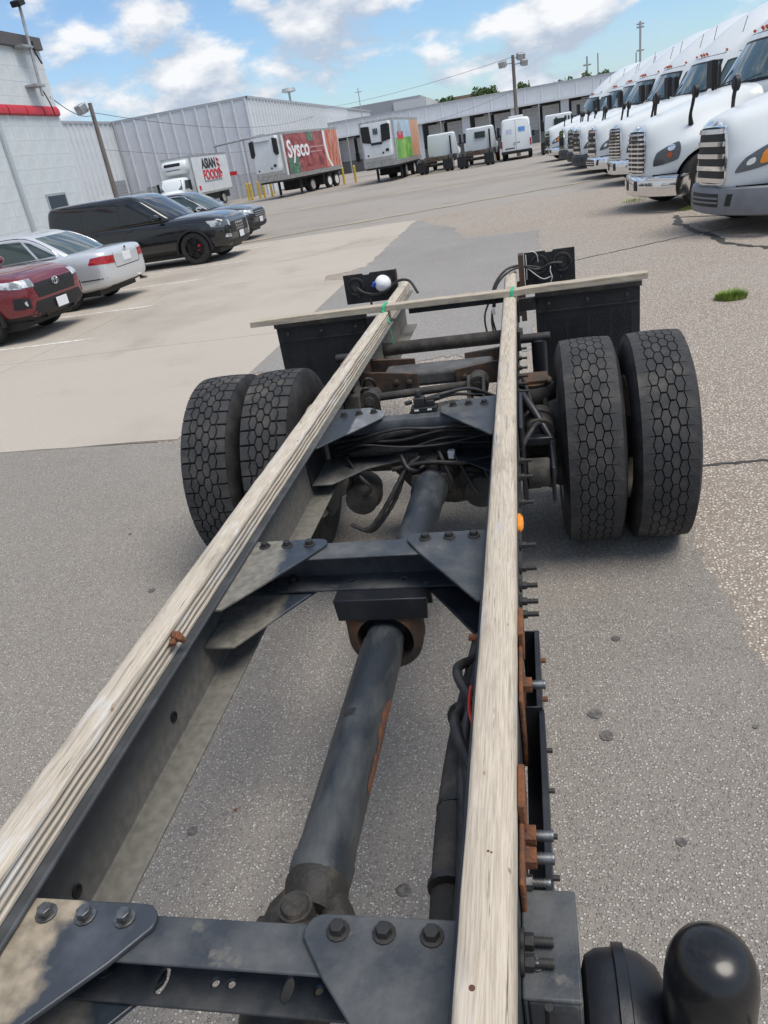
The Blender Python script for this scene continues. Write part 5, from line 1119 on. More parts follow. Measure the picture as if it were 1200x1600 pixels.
    decal(bh, [(-.50, .66), (.50, .66), (.44, 1.53), (-.44, 1.53)], 'f', 'grille_surround', CHROME, root, off=.018, nu=16, nv=10, rnd=.25)
    decal(bh, GQ, 'f', 'grille_opening', TRIM, root, off=.026, nu=16, nv=10, rnd=.1)
    nb = {0: 5, 1: 9, 2: 6}[grille_style]; bw = {0: .062, 1: .034, 2: .03}[grille_style]
    if grille_style < 2:
        for k in range(nb):
            z = .75 + (1.40 - .75) * k / (nb - 1); hw = .44 - .06 * (z - .70) / .76
            decal(bh, [(-hw, z - bw / 2), (hw, z - bw / 2), (hw, z + bw / 2), (-hw, z + bw / 2)], 'f', 'grille_bar', CHROME, root, off=.045, nu=14, nv=1, skirt=.03)
        for y0 in ((-.18, .18) if grille_style else (0,)):
            if grille_style: decal(bh, [(y0 - .012, .70), (y0 + .012, .70), (y0 + .012, 1.44), (y0 - .012, 1.44)], 'f', 'grille_divider', CHROME, root, off=.040, nu=1, nv=10)
    else:
        for k in range(15):
            y0 = -.42 + .06 * k; decal(bh, [(y0 - .008, .72), (y0 + .008, .72), (y0 * .9 + .008, 1.44), (y0 * .9 - .008, 1.44)], 'f', 'grille_bar', CHROME, root, off=.042, nu=1, nv=8)
    decal(bh, [(-.09, 1.48), (.09, 1.48), (.09, 1.54), (-.09, 1.54)], 'f', 'nose_badge', CHROME, root, off=.03, nu=4, nv=3, rnd=.4)
    # bumper: swept shell
    path = [(.06 - .42 * abs(u) ** 2.3, u * 1.21) for u in [-1 + 2 * k / 24 for k in range(25)]]
    path = [(-.47, -1.215)] + path + [(-.47, 1.215)]
    rr = []
    for x, y in path: rr.append([(x + dx, y * (1 + .0), z) for dx, z in ((-.02, .28), (.03, .30), (.05, .42), (.05, .56), (.02, .645), (-.10, .66), (-.12, .50), (-.10, .30))])
    bmp = MB().rings(rr).build('bumper', bumperm, root, smooth=50)
    bb = bvh_of(bmp)
    for y0 in ((-.30, -.15), (.15, .30)) if grille_style else ((-.42, .42),):
        decal(bb, [(y0[0], .40), (y0[1], .40), (y0[1], .58), (y0[0], .58)], 'f', 'bumper_slot', TRIM, root, off=.006, nu=8, nv=3)
    if grille_style == 0:
        for y0 in (-1, 1): decal(bb, [(y0 * .56, .42), (y0 * .66, .42), (y0 * .70, .58), (y0 * .60, .58)], 'f', 'bumper_slot', TRIM, root, off=.006, nu=4, nv=3)
        for z in (.46, .52): decal(bb, [(-.42, z - .012), (.42, z - .012), (.42, z + .012), (-.42, z + .012)], 'f', 'grille_bar', bumperm, root, off=.02, nu=8, nv=1)
    else: MB().box((.06, 0, .37), (.012, .30, .14)).build('plate_bracket', TRIM, root)
    # marker lamps on the roof
    for y0 in (-.85, -.16, 0, .16, .85):
        xx = -2.50 - .30 * abs(y0) ** 2.4
        MB().box((xx, y0, 2.84), (.16, .05, .045), (0, -.9, 0)).build('marker_lamp', AMB2, root, bevel=.01)
    for s in (-1, 1):
        truck_wheel(root, -.98, s * 1.05, .51, .28, s)
        # door mirror
        mb = MB(); rr = []
        for q, (sy, sz) in ((-.09, (.08, .18)), (-.06, (.125, .25)), (.03, (.13, .26)), (.06, (.12, .25))): rr.append([(-2.12 + q, s * 1.46 + sy * (1 if abs(cos(a)) > .5 else 0) * (1 if cos(a) > 0 else -1) if False else s * 1.46 + sy * max(-1, min(1, 1.4 * cos(a))), 2.27 + sz * max(-1, min(1, 1.4 * sin(a)))) for a in [2 * pi * (k + .5) / 12 for k in range(12)]])
        mb.rings(rr); mr = mb.build('door_mirror', TRIM, root)
        MB().tube([(-2.25, s * 1.14, 1.93), (-2.16, s * 1.42, 1.90), (-2.12, s * 1.45, 2.06)], .03, 8).build('mirror_arm', TRIM, root)
        # hood mirror
        MB().tube(bez([(-.74, s * .80, 1.46), (-.70, s * .86, 1.62), (-.72, s * .90, 1.80), (-.74, s * .90, 1.92)], 4), [.05, .045, .04, .035, .03, .028, .028, .028, .03, .03, .03, .03, .03], 8).build('hood_mirror_arm', TRIM, root)
        rr = []
        for q, k2 in ((-.05, .6), (-.03, 1), (.03, 1), (.05, .7)): rr.append([(-.76 + q, s * .92 + .085 * k2 * cos(a), 1.99 + .11 * k2 * sin(a)) for a in [2 * pi * k / 12 for k in range(12)]])
        MB().rings(rr).build('hood_mirror', TRIM, root)
        MB().b2((-5.2, s * .85, .42), (-2.0, s * 1.19, .98)).build('side_skirt', P_WHITE, root, bevel=.04, seg=3)
        MB().b2((-1.98, s * .8, .40), (-1.80, s * 1.19, 1.0)).build('step_panel', TRIM, root, bevel=.02)
        for xa in (-6.1, -7.4): truck_wheel(root, xa, s * 1.05, .51, .28, s, dual=True)
        MB().b2((-8.2, s * .36, .70), (-.4, s * .44, .97)).build('frame_rail', TRIM, root)
    MB().tube([(-5.2, 1.22, .9), (-5.45, 1.0, .9)], .02).build('grab_handle', CHROME, root)
    for y0 in (.30, -.30): MB().tube([(-3.1, y0 * 2.6, 3.2), (-3.2, y0 * 2.7, 3.55)], .008, 5).build('antenna', TRIM, root)
    return root
TA = radians(12)
def place(o, x, y, lab, a=TA, group=None):
    # x, y: the bumper's leading point; measured at the grille side that shows
    h = Vector((-cos(a), -sin(a))); o.location = (x, y, .004); o.rotation_euler = (0, 0, pi + a); tag(o, lab, 'truck', 'white tractors parked in a slanted row')
t_grey = build_tractor(P_GREYB, 0, LAMPT); t_chr = build_tractor(CHROME, 1, LAMPK); t_chr0 = build_tractor(CHROME, 0, LAMPT); t_dark = build_tractor(P_DARKB, 0, LAMPK); t_old = build_tractor(P_DARKB, 2, LAMPT)
place(t_grey, 3.30, 12.75, 'white tractor with grey plastic bumper and five wide grille bars')
place(t_chr, 2.80, 16.9, 'white tractor with chrome bumper and fine grille right behind the grey bumpered one')
T3 = copy_tree(t_chr); place(T3, 3.16, 23.8, 'white tractor with chrome bumper and fine grille, second behind the grey bumpered one', radians(13.5))
place(t_chr0, 2.87, 27.6, 'white tractor with chrome bumper and wide grille bars beside a dark bumpered one', radians(10.8))
place(t_dark, 2.62, 31.0, 'white tractor with dark bumper and five wide grille bars in the middle of the row')
T6 = copy_tree(t_dark); place(T6, 2.66, 34.8, 'white tractor with dark bumper squeezed behind the other dark bumpered tractor', radians(13))
place(t_old, 2.5, 38.6, 'white tractor with tall grille of thin upright bars and dark bumper')
T8 = copy_tree(t_chr0); place(T8, 2.08, 45.0, 'white tractor with chrome bumper and wide grille bars at the far end of the row')

# ============================================================ CAB CHASSIS, VAN, BOX TRUCK, TRAILERS (far row)
def cab_chassis(x, y, rz, label, window=True, s=1.0):
    r = empty('cab_chassis', (x, y, 0), rz); tag(r, label, 'truck', 'cab chassis trucks seen from behind'); r.scale = (s, s, s)
    # heading +Y in own frame; origin under the tail
    cab = MB().rings([[(px_, py_, z) for py_, px_, _ in plan(*c)] for c, z in (((6.3, 4.3, .98, .12, .06, 0), .95), ((6.25, 4.3, 1.0, .12, .06, 0), 1.5), ((5.85, 4.35, .95, .12, .06, 0), 2.25), ((5.75, 4.36, .93, .12, .06, 0), 2.36), ((5.6, 4.42, .86, .1, .06, 0), 2.42))]).build('cab', P_WHITE, r, smooth=40, bevel=.04)
    MB().rings([[(q * w, yy, z) for q, z in ((-1, .6), (-1, zt - .2), (-.8, zt), (.8, zt), (1, zt - .2), (1, .6))] for yy, w, zt in ((6.2, 1.0, 1.55), (7.2, 1.05, 1.45), (8.0, .85, 1.3), (8.15, .7, 1.1))]).build('hood', P_WHITE, r, smooth=50)
    bvc = bvh_of(cab)
    def back(q, nm, m, off=.01):   # laid on the cab's rear face, seen along +Y
        top = [];
        b = MB(); vs = [(px_, 4.3, z) for px_, z in q]; b.prism([(px_, z) for px_, z in q], 4.22, 4.40, 'y'); return b.build(nm, m, r, bevel=.02)
    if window: back([(-.32, 1.72), (.42, 1.72), (.42, 2.12), (-.32, 2.12)], 'rear_window', GLASS)
    for sx in (-1, 1):
        MB().b2((sx * .36, 0, .72), (sx * .44, 4.3, .96)).build('frame_rail', RUSTD, r)
        for xo in (.74, 1.06): truck_wheel(r, sx * xo, 1.35, .50, .27, sx).rotation_euler = (0, 0, pi / 2)
        truck_wheel(r, sx * 1.0, 7.1, .50, .27, sx).rotation_euler = (0, 0, pi / 2)
        MB().b2((sx * 1.12, 6.0, 1.5), (sx * 1.32, 6.06, 2.15)).build('door_mirror', TRIM, r, bevel=.02)
        MB().b2((sx * .6, .25, .14), (sx * 1.2, .27, .78)).build('mud_flap', FLAP, r)
        MB().b2((sx * .55, 3.0, .55), (sx * 1.1, 4.2, 1.0)).build('side_tank', BLACKM, r, bevel=.05)
    for yy in (.05, .9, 1.8, 2.8, 3.8): MB().b2((-.36, yy, .76), (.36, yy + .10, .92)).build('crossmember', RUSTD, r)
    MB().tube([(-.8, 1.35, .5), (.8, 1.35, .5)], [.1, .1], 12).build('axle', BLACKM, r)
    MB().tube([(.72, 4.2, .7), (.72, 4.2, 2.2)], .06, 10).build('exhaust_stack', TRIM, r)
    return r
def wheels_fix(r):
    for c in r.children:
        if c.name.startswith('wheel'): c.rotation_euler = (0, 0, -pi / 2)
cc = cab_chassis(-5.0, 53.6, radians(-3), 'white cab chassis truck without rear window beside the green pictured trailer', window=False, s=.97); wheels_fix(cc)
cc = cab_chassis(-2.25, 52.8, radians(-3), 'white cab chassis truck with dark rear window between the white van and its twin', s=.97); wheels_fix(cc)
cc = cab_chassis(3.15, 54.8, radians(-3), 'white cab chassis truck with rear window half hidden behind the tractor row', s=.97); wheels_fix(cc)
# ---- high roof van
V = empty('cargo_van', (.42, 55.2, 0), radians(-1.5)); tag(V, 'white high roof cargo van seen from behind with blue sticker on its rear door', 'van')
rr = []
for yy, w, zt, wt in ((0, .93, 2.40, .70), (.06, .97, 2.46, .76), (.4, .99, 2.50, .80), (3.4, .99, 2.52, .80), (4.1, .99, 2.35, .78), (4.9, .98, 1.55, .80), (5.5, .93, 1.25, .75), (5.75, .80, .95, .65)):
    half = [(0, .42), (w, .42), (w * 1.0, 1.0), (w * .985, min(1.35, zt - .2)), (w * .5 + wt * .5, zt - .16 if zt > 1.6 else zt - .08), (wt, zt - .03), (wt * .6, zt), (0, zt)]
    rr.append([(x_, yy, z) for x_, z in half] + [(-x_, yy, z) for x_, z in half[-2:0:-1]])
MB().rings(rr).build('body', P_WHITE, V, smooth=45)
MB().b2((-1.0, -.06, .40), (1.0, .2, .58)).build('rear_bumper', TRIM, V, bevel=.02)
MB().b2((-.008, -.006, .58), (.008, .03, 2.36)).build('door_gap', TRIM, V)
for s in (-1, 1):
    MB().b2((s * .90, -.03, .78), (s * .985, .10, 1.22)).build('tail_light', TAIL, V, bevel=.015)
    for yy in (1.1, 4.6): w_ = truck_wheel(V, s * .86, yy, .35, .24, s); w_.rotation_euler = (0, 0, -pi / 2)
    MB().b2((s * 1.02, 4.2, 1.25), (s * 1.20, 4.3, 1.6)).build('side_mirror', TRIM, V, bevel=.02)
    for zz in (.95, 1.9): MB().b2((s * .93, -.02, zz), (s * .96, .03, zz + .1)).build('hinge', TRIM, V)
MB().b2((.18, -.012, 1.66), (.60, .02, 1.94)).build('blue_sticker', mat('sticker_blue', (.05, .26, .60), .4, col2=(.25, .5, .8), scale=6), V)
MB().b2((-.62, -.010, 1.62), (-.26, .02, 1.86)).build('lilac_sticker', mat('sticker_lilac', (.50, .52, .72), .4, col2=(.7, .72, .8), scale=9), V)
MB().lathe([(-.02, 0), (-.02, .10), (.02, .10)], (-.10, 0, 1.0), 'y', 18).build('rear_badge', ALU, V)
MB().b2((-.72, -.014, .70), (-.10, .02, .76)).build('handle_strip', TRIM, V)
MB().b2((.06, -.012, 1.02), (.26, .02, 1.06)).build('door_handle', TRIM, V)
MB().b2((-.42, .5, 2.50), (.52, 1.5, 2.62)).build('roof_vent', P_WHITE, V, bevel=.03)

# ---- reefer trailers
TRAILW = mat('trailer_white', (.66, .69, .70), .35, coat=.4, col2=(.60, .62, .63), scale=1.5)
TRAILA = mat('trailer_alu_trim', (.50, .50, .49), .45, .7, col2=(.36, .34, .31), scale=4)
def picture(name, stops, scale, dist, seed, sh=(1, 1, 1), rough=.35):
    m = bpy.data.materials.new(name); m.use_nodes = True; nt = m.node_tree; b = nt.nodes['Principled BSDF']; N = nt.nodes.new; L = nt.links.new
    tc = N('ShaderNodeTexCoord'); mp = N('ShaderNodeMapping'); mp.inputs['Location'].default_value = (seed, seed * .7, 0); mp.inputs['Scale'].default_value = sh; L(tc.outputs['Object'], mp.inputs[0])
    n = N('ShaderNodeTexNoise'); n.inputs['Scale'].default_value = scale; n.inputs['Detail'].default_value = 5; n.inputs['Distortion'].default_value = dist; L(mp.outputs[0], n.inputs['Vector'])
    r = N('ShaderNodeValToRGB')
    for i, (p, c) in enumerate(stops):
        e = r.color_ramp.elements[i] if i < 2 else r.color_ramp.elements.new(p)
        e.position = p; e.color = (c[0], c[1], c[2], 1)
    L(n.outputs['Fac'], r.inputs[0]); L(r.outputs[0], b.inputs['Base Color']); b.inputs['Roughness'].default_value = rough; return m
PIC_MEAT = picture('print_meat', [(.30, (.075, .022, .028)), (.45, (.24, .045, .05)), (.56, (.40, .12, .11)), (.70, (.17, .055, .055))], .9, 2.0, 3)
PIC_SALM = picture('print_salmon', [(.3, (.20, .05, .04)), (.45, (.52, .12, .06)), (.55, (.62, .30, .22)), (.7, (.30, .08, .06))], 1.0, 1.0, 6, (3, 3, .5))
PIC_HERB = picture('print_herbs', [(.35, (.03, .06, .045)), (.5, (.07, .17, .11)), (.65, (.22, .33, .24))], 3.0, 1.0, 2, (2, 2, .8))
PIC_FIELD = picture('print_field', [(.3, (.05, .20, .04)), (.5, (.14, .40, .05)), (.62, (.30, .55, .07))], .7, .6, 4)
PIC_SKY = picture('print_sky', [(.3, (.30, .45, .62)), (.6, (.55, .64, .72))], .7, .5, 4)
PIC_CARR = picture('print_carrots', [(.3, (.40, .18, .08)), (.45, (.62, .36, .20)), (.58, (.55, .20, .09)), (.7, (.62, .50, .36))], 1.6, 1.0, 5, (4, 4, .5))
REDLOGO = mat('logo_red', (.55, .03, .03), .4); WHITEI = mat('ink_white', (.78, .78, .78), .4); BLACKI = mat('ink_black', (.02, .022, .025), .4); REDI = mat('ink_red', (.55, .03, .05), .4)
def trailer(name, label, x, y, ang, L_, Wd, zb, zt, style):
    # origin: front right corner as seen from the front; +x to the trailer's visible side, +y to its rear
    r = empty(name, (x, y, 0), -ang); tag(r, label, 'trailer')
    MB().b2((-Wd, 0, zb), (0, L_, zt)).build('box', TRAILW, r, bevel=.03)
    for xx in (-Wd - .01, -.09): MB().b2((xx, -.03, zb - .02), (xx + .10, .09, zt + .01)).build('corner_post', TRAILA, r, bevel=.01)
    MB().b2((-Wd, -.015, zt - .10), (0, .05, zt + .012)).build('top_rail', TRAILA, r)
    MB().b2((-.03, 0, zt - .12), (.015, L_, zt + .012)).build('side_top_rail', TRAILA, r)
    MB().b2((-.04, 0, zb - .10), (.022, L_, zb + .16)).build('side_bottom_rail', TRAILA, r)
    MB().b2((-Wd, -.02, zb - .10), (0, .06, zb + .30)).build('front_sill', TRAILA, r)
    MB().b2((-Wd + .1, .1, zb - .22), (-.1, L_ - .1, zb)).build('underframe', BLACKM, r)
    for sx in (-Wd + .30, -.30):
        lg = MB().b2((sx - .07, 2.1, .12), (sx + .07, 2.24, zb)).b2((sx - .14, 2.02, 0), (sx + .14, 2.32, .05)); lg.tube([(sx, 2.17, .1), (sx, 2.17, .02)], .05, 8); lg.build('landing_leg', BLACKM, r)
    MB().tube([(-Wd + .30, 2.17, .45), (-.30, 2.17, .42)], .03, 8).build('leg_brace', BLACKM, r)
    MB().tube([(-.30, 2.17, .75), (-Wd * .5, 3.2, 1.0)], .025, 8).build('leg_strut', BLACKM, r)
    MB().b2((-Wd + .3, 2.7, .35), (-Wd + 1.3, 4.4, zb - .1)).build('fuel_tank', BLACKM, r, bevel=.08)
    sp = truck_wheel(r, -.42, 4.0, .46, .27, 1); sp.rotation_euler = (0, 0, -pi / 2); sp.name = 'spare_wheel'
    MB().b2((-Wd + .3, L_ - 2.9, .30), (-.3, L_ - .2, zb - .1)).build('bogie', BLACKM, r, bevel=.05)
    for yy in (L_ - 2.15, L_ - .95):
        for sx, sd in ((-.30, 1), (-Wd + .30, -1)): w_ = truck_wheel(r, sx, yy, .48, .30, sd, discm=mat('trailer_rim_white', (.75, .75, .73), .5)); w_.rotation_euler = (0, 0, -pi / 2)
    # refrigeration unit on the nose
    zu0, zu1 = zb + .48, zt - .14; zm = zu0 + (zu1 - zu0) * .48
    prof = lambda z: -.42 + .10 * ((z - zu0) / (zu1 - zu0)) ** 3
    rr = [[(-Wd + .16 + ins, .0, z), (-Wd + .16 + ins, prof(z) + .10, z), (-Wd + .26 + ins, prof(z), z), (-.26 - ins, prof(z), z), (-.16 - ins, prof(z) + .10, z), (-.16 - ins, .0, z)] for z, ins in [(zu0, .03), (zu0 + .05, 0)] + [(zu0 + .05 + (zu1 - zu0 - .1) * k / 8, 0) for k in range(1, 9)] + [(zu1, .04)]]
    ru = MB().rings(rr).build('reefer_unit', TRAILW, r, smooth=40, bevel=.01)
    c = -Wd / 2
    if style == 'sysco':
        for sx in (-1, 1): MB().prism([(c + sx * (Wd / 2 - .30), zm - .05), (c + sx * (Wd / 2 - .10), zm + .0), (c + sx * (Wd / 2 - .10), zu1 - .18), (c + sx * (Wd / 2 - .42), zu1 - .10), (c + sx * (Wd / 2 - .44), zm + .15)], -.47, -.30, 'y').build('radiator_grille', TRIM, ru, bevel=.02)
        MB().b2((c - Wd * .3, -.44, zu1 - .24), (c + Wd * .22, -.34, zu1 - .20)).build('panel_line', TRAILA, ru)
    else:
        for sx in (-1, 1):
            MB().prism([(c + sx * .34, zm - .12), (c + sx * (Wd / 2 - .20), zm + .0), (c + sx * (Wd / 2 - .18), zu1 - .16), (c + sx * .40, zu1 - .16)], -.46, -.30, 'y').build('radiator_grille', TRIM, ru, bevel=.02)
            for k in range(4): z = zm + .12 + k * .24; MB().prism([(c + sx * .46, z), (c + sx * (Wd / 2 - .24), z + .03), (c + sx * (Wd / 2 - .24), z + .07), (c + sx * .46, z + .04)], -.475, -.44, 'y').build('grille_slat', BLACKM, ru)
        MB().b2((c - .36, -.465, zm - .22), (c + .36, -.40, zm - .08)).build('grille_lower_band', TRIM, ru, bevel=.01)
        for dx in (-.11, .0, .11): MB().b2((c + dx - .035, -.445, zm + .38), (c + dx + .035, -.38, zm + .72)).build('unit_badge', mat('badge_dark', (.05, .07, .07), .4), ru)
    for dx, dz, w_, h_ in ((.55, .28, .2, .16), (.30, .18, .12, .1), (-.7, .12, .1, .1)): MB().b2((c + dx, -.44, zu0 + dz), (c + dx + w_, -.36, zu0 + dz + h_)).build('unit_hatch', TRIM, ru)
    # printed side
    x0 = .024; zs0, zs1 = zb + .18, zt - .14
    Sx = lambda a, b_, z0, z1, nm, m, t=.004: MB().b2((0, a, z0), (x0 + t, b_, z1)).build(nm, m, r)
    if style == 'sysco':
        Sx(.35, L_ * .70, zs0, zs1, 'meat_picture', PIC_MEAT); Sx(L_ * .70, L_ - .2, zs0, zs1, 'salmon_picture', PIC_SALM)
        Sx(.5, 2.0, zs0, zs0 + 1.0, 'herb_picture', PIC_HERB, .007); Sx(L_ * .42, L_ * .52, zs1 - .55, zs1, 'herb_picture', PIC_HERB, .007)
        rr = [[(x0 + .009, L_ * .70 + o + w2, z) for w2 in (0, .32)] for o, z in ((.0, zs1), (.02, zs1 - .9), (.25, zs0 + .6), (.75, zs0))]
        MB().rings(rr, cap=False, closed=False).build('white_swoosh', WHITEI, r)
        text('print_lettering', 'Sysco', 1.5, WHITEI, r, (x0 + .012, 2.15, zs1 - .98), (pi / 2, 0, pi / 2), ext=.003, bold=.035, sx=.92)
        for k, (a, b_) in enumerate(((3.8, 6.2), (3.8, 5.6))): Sx(a, b_, zs1 - 1.0 - .3 * k, zs1 - .92 - .3 * k, 'print_line', mat('ink_pink', (.5, .28, .26), .4), .008)
    else:
        Sx(.25, L_ * .62, zs0 + 1.25, zs1, 'sky_picture', PIC_SKY); Sx(.25, L_ * .62, zs0, zs0 + 1.25, 'field_picture', PIC_FIELD); Sx(L_ * .62, L_ - .3, zs0, zs1, 'carrot_picture', PIC_CARR)
        Sx(.7, 2.6, zs0 + 1.15, zs0 + 1.62, 'red_banner', REDLOGO, .008)
        MB().tube([(0, 1.55, zs1 - .48), (x0 + .014, 1.55, zs1 - .48)], .42, 24).build('round_emblem', mat('emblem_grey', (.45, .46, .45), .4, col2=(.15, .16, .15), scale=6), r)
        MB().tube([(0, 1.55, zs1 - .48), (x0 + .018, 1.55, zs1 - .48)], .26, 24).build('emblem_core', mat('emblem_core', (.25, .27, .25), .4, col2=(.5, .5, .5), scale=9), r)
    return r
trailer('refrigerated_trailer', 'refrigerated trailer with red meat picture and Sysco lettering on its side', -14.85, 53.0, radians(14.0), 8.6, 2.35, 1.22, 3.98, 'sysco')
trailer('refrigerated_trailer', 'refrigerated trailer with black radiator grilles and a green field picture', -7.15, 52.3, radians(4.0), 8.4, 2.25, 1.05, 3.66, 'field')

# ---- box truck
B_ = empty('box_truck', (-22.75, 56.2, 0), -radians(4)); tag(B_, 'white box truck lettered ASIAN FOODS with refrigeration unit above its cab', 'truck'); B_.scale = (.96, .96, .96)
MB().b2((-2.45, 0, 1.05), (0, 6.6, 3.80)).build('cargo_box', TRAILW, B_, bevel=.03)
MB().b2((-2.47, -.02, 3.70), (.02, 6.6, 3.83)).build('box_top_rail', TRAILA, B_); MB().b2((-2.47, -.02, 1.0), (.02, 6.6, 1.16)).build('box_bottom_rail', TRAILA, B_); MB().b2((-.06, -.03, 1.0), (.025, .06, 3.82)).build('corner_post', TRAILA, B_)
cabp = [[(px_, py_, z) for py_, px_, _ in [(a, b_ - 1.22, 0) for a, b_, _ in plan(*c)]] for c, z in (((-.25, -1.9, 1.0, .1, .12, 0), .9), ((-.25, -1.9, 1.02, .1, .12, 0), 1.6), ((-.3, -1.55, .96, .1, .12, 0), 2.28), ((-.4, -1.4, .85, .1, .12, 0), 2.45))]
MB().rings(cabp).build('cab', P_WHITE, B_, sub=1, smooth=50)
MB().prism([(-2.14, 1.62), (-.30, 1.62), (-.38, 2.26), (-2.06, 2.26)], -1.98, -1.58, 'y', mp=lambda p, t: (p[0], (-1.83 if t < -1.7 else -1.40) + (p[1] - 1.62) * .52 + .03 * ((p[0] + 1.22) / .9) ** 2, p[1])).build('windscreen', GLASSL, B_, bevel=.02)
MB().prism([(-1.45, 1.62), (-.55, 1.62), (-.6, 2.2), (-1.2, 2.2)], -.26, -.19, 'x').build('door_window', GLASSL, B_)
MB().rings([[(-1.22 + q * w, yy, z) for q, z in ((-1, .7), (-1, zt - .25), (-.7, zt), (.7, zt), (1, zt - .25), (1, .7))] for yy, w, zt in ((-1.6, 1.05, 1.62), (-2.4, 1.0, 1.5), (-3.0, .85, 1.38), (-3.1, .75, 1.2))]).build('hood', P_WHITE, B_, smooth=50)
MB().b2((-2.3, -3.2, .45), (-.15, -3.0, .75)).build('bumper', TRIM, B_, bevel=.03)
MB().b2((-1.75, -3.13, .85), (-.7, -3.05, 1.25)).build('grille', TRIM, B_, bevel=.02)
ru = MB().rings([[(-2.25 + i_, 0, z), (-2.25 + i_, y_ + .12, z), (-2.1 + i_, y_, z), (-.35 - i_, y_, z), (-.2 - i_, y_ + .12, z), (-.2 - i_, 0, z)] for y_, z, i_ in ((-.35, 2.62, .2), (-.55, 2.75, .05), (-.66, 3.05, 0), (-.62, 3.4, 0), (-.4, 3.56, .05), (-.2, 3.6, .15))]).build('reefer_unit', P_WHITE, B_, smooth=50)
MB().b2((-2.0, -.67, 3.20), (-.6, -.50, 3.44)).build('fan_opening', TRIM, ru, bevel=.08); MB().b2((-1.9, -.675, 2.95), (-.7, -.55, 2.99)).build('unit_line', TRIM, ru)
for sx, sd in ((-.30, 1), (-2.15, -1)):
    for yy in (-2.1, 4.9): w_ = truck_wheel(B_, sx, yy, .48, .28, sd); w_.rotation_euler = (0, 0, -pi / 2)
    MB().b2((sx - .1 + sd * .42, -1.2, 1.5), (sx + .1 + sd * .42, -1.12, 2.2)).build('door_mirror', TRIM, B_, bevel=.02)
MB().b2((-2.2, .3, .5), (-.25, 6.3, 1.0)).build('underframe', BLACKM, B_)
text('lettering_upper', 'ASIAN', .98, BLACKI, B_, (.03, 2.95, 3.12), (pi / 2, 0, pi / 2), ext=.003, bold=.03, sx=.92); text('lettering_lower', 'FOODS', .98, REDI, B_, (.03, 3.15, 2.30), (pi / 2, 0, pi / 2), ext=.003, bold=.03, sx=.95)
MB().tube(bez([(.03, 4.45, 3.45), (.03, 4.75, 3.3), (.03, 4.5, 3.1), (.03, 4.8, 2.9), (.03, 4.65, 2.6), (.03, 4.95, 2.35), (.03, 4.8, 2.1)], 5), .07, 6).build('red_scroll', REDI, B_)
MB().b2((0, 1.6, 1.88), (.032, 4.9, 1.95)).build('print_line', mat('ink_grey', (.28, .30, .33), .5), B_); MB().b2((0, .45, 1.35), (.032, .75, 1.65)).build('side_sticker', REDLOGO, B_)
# ============================================================ BUILDINGS, POLES, FENCE, TREES
BLOCKW = mat('painted_block', (.62, .66, .67), .75, col2=(.56, .60, .61), scale=3, bump=.15, bscale=30)
JOINTW = mat('block_joint', (.575, .615, .625), .85)
COPING = mat('coping_brown', (.10, .09, .09), .6)
REDAWN = mat('awning_red', (.50, .035, .05), .5, col2=(.40, .03, .04), scale=5)
PIPEW = mat('downspout_grey', (.42, .46, .48), .5)
DOORB = mat('door_slate', (.04, .055, .075), .5)
GALV = mat('galvanised', (.42, .43, .44), .5, .5, col2=(.30, .30, .31), scale=6)
# ---- white painted block building behind the parked cars: face at x = -14
LB = empty('block_building', (-14.0, 25.2, 0)); tag(LB, 'white painted block building with red awning strip behind the parked cars', 'building')
# own frame: face at x = 0, corner at y = 0, wall runs to y = -30
ZW = 6.28
MB().b2((-14, -30, 0), (-.02, 0, ZW)).build('wall', JOINTW, LB)
cw, chh = .8, .4; vis = []
base = MB().b2((-.02, .002, .002), (-.012, cw - .003, chh - .003)).mesh('block'); base.materials.append(BLOCKW)
k = 0
for r_ in range(15):
    for c in range(20):
        y1 = -c * cw - (cw / 2 if r_ % 2 else 0)
        o = bpy.data.objects.new('block', base); COL.objects.link(o); o.parent = LB; o.location = (rg.uniform(0, .003), y1 - cw, r_ * chh + .16)
for r_ in range(15):
    if r_ % 2:
        o = bpy.data.objects.new('block', base); COL.objects.link(o); o.parent = LB; o.location = (0, -cw / 2, r_ * chh + .16); o.scale = (1, .5, 1)
MB().b2((-14, -30, ZW), (.10, .06, ZW + .34)).build('roof_coping', COPING, LB, bevel=.01)
for i in range(16):
    y1 = -.05 - i * .92
    MB().prism([(-.02, 4.72), (.02, 4.72), (.09, 4.62), (.09, 4.47), (.02, 4.44), (-.02, 4.44)], y1 - .87, y1, 'y').build('awning_panel', REDAWN, LB, bevel=.008)
MB().b2((0, -2.15, 0), (.03, -1.15, 2.17)).build('door', DOORB, LB, bevel=.01); MB().b2((.03, -1.62, 1.35), (.04, -1.38, 1.72)).build('door_window', GLASSL, LB)
MB().b2((-.01, -2.22, 0), (.02, -1.08, 2.24)).build('door_frame', mat('frame_grey', (.35, .38, .40), .6), LB)
pd = at_x(10, 230, -13.94); MB().b2((.0, pd.y - 25.2 - .06, 0), (.10, pd.y - 25.2 + .06, 4.3)).build('downspout', PIPEW, LB, bevel=.01)
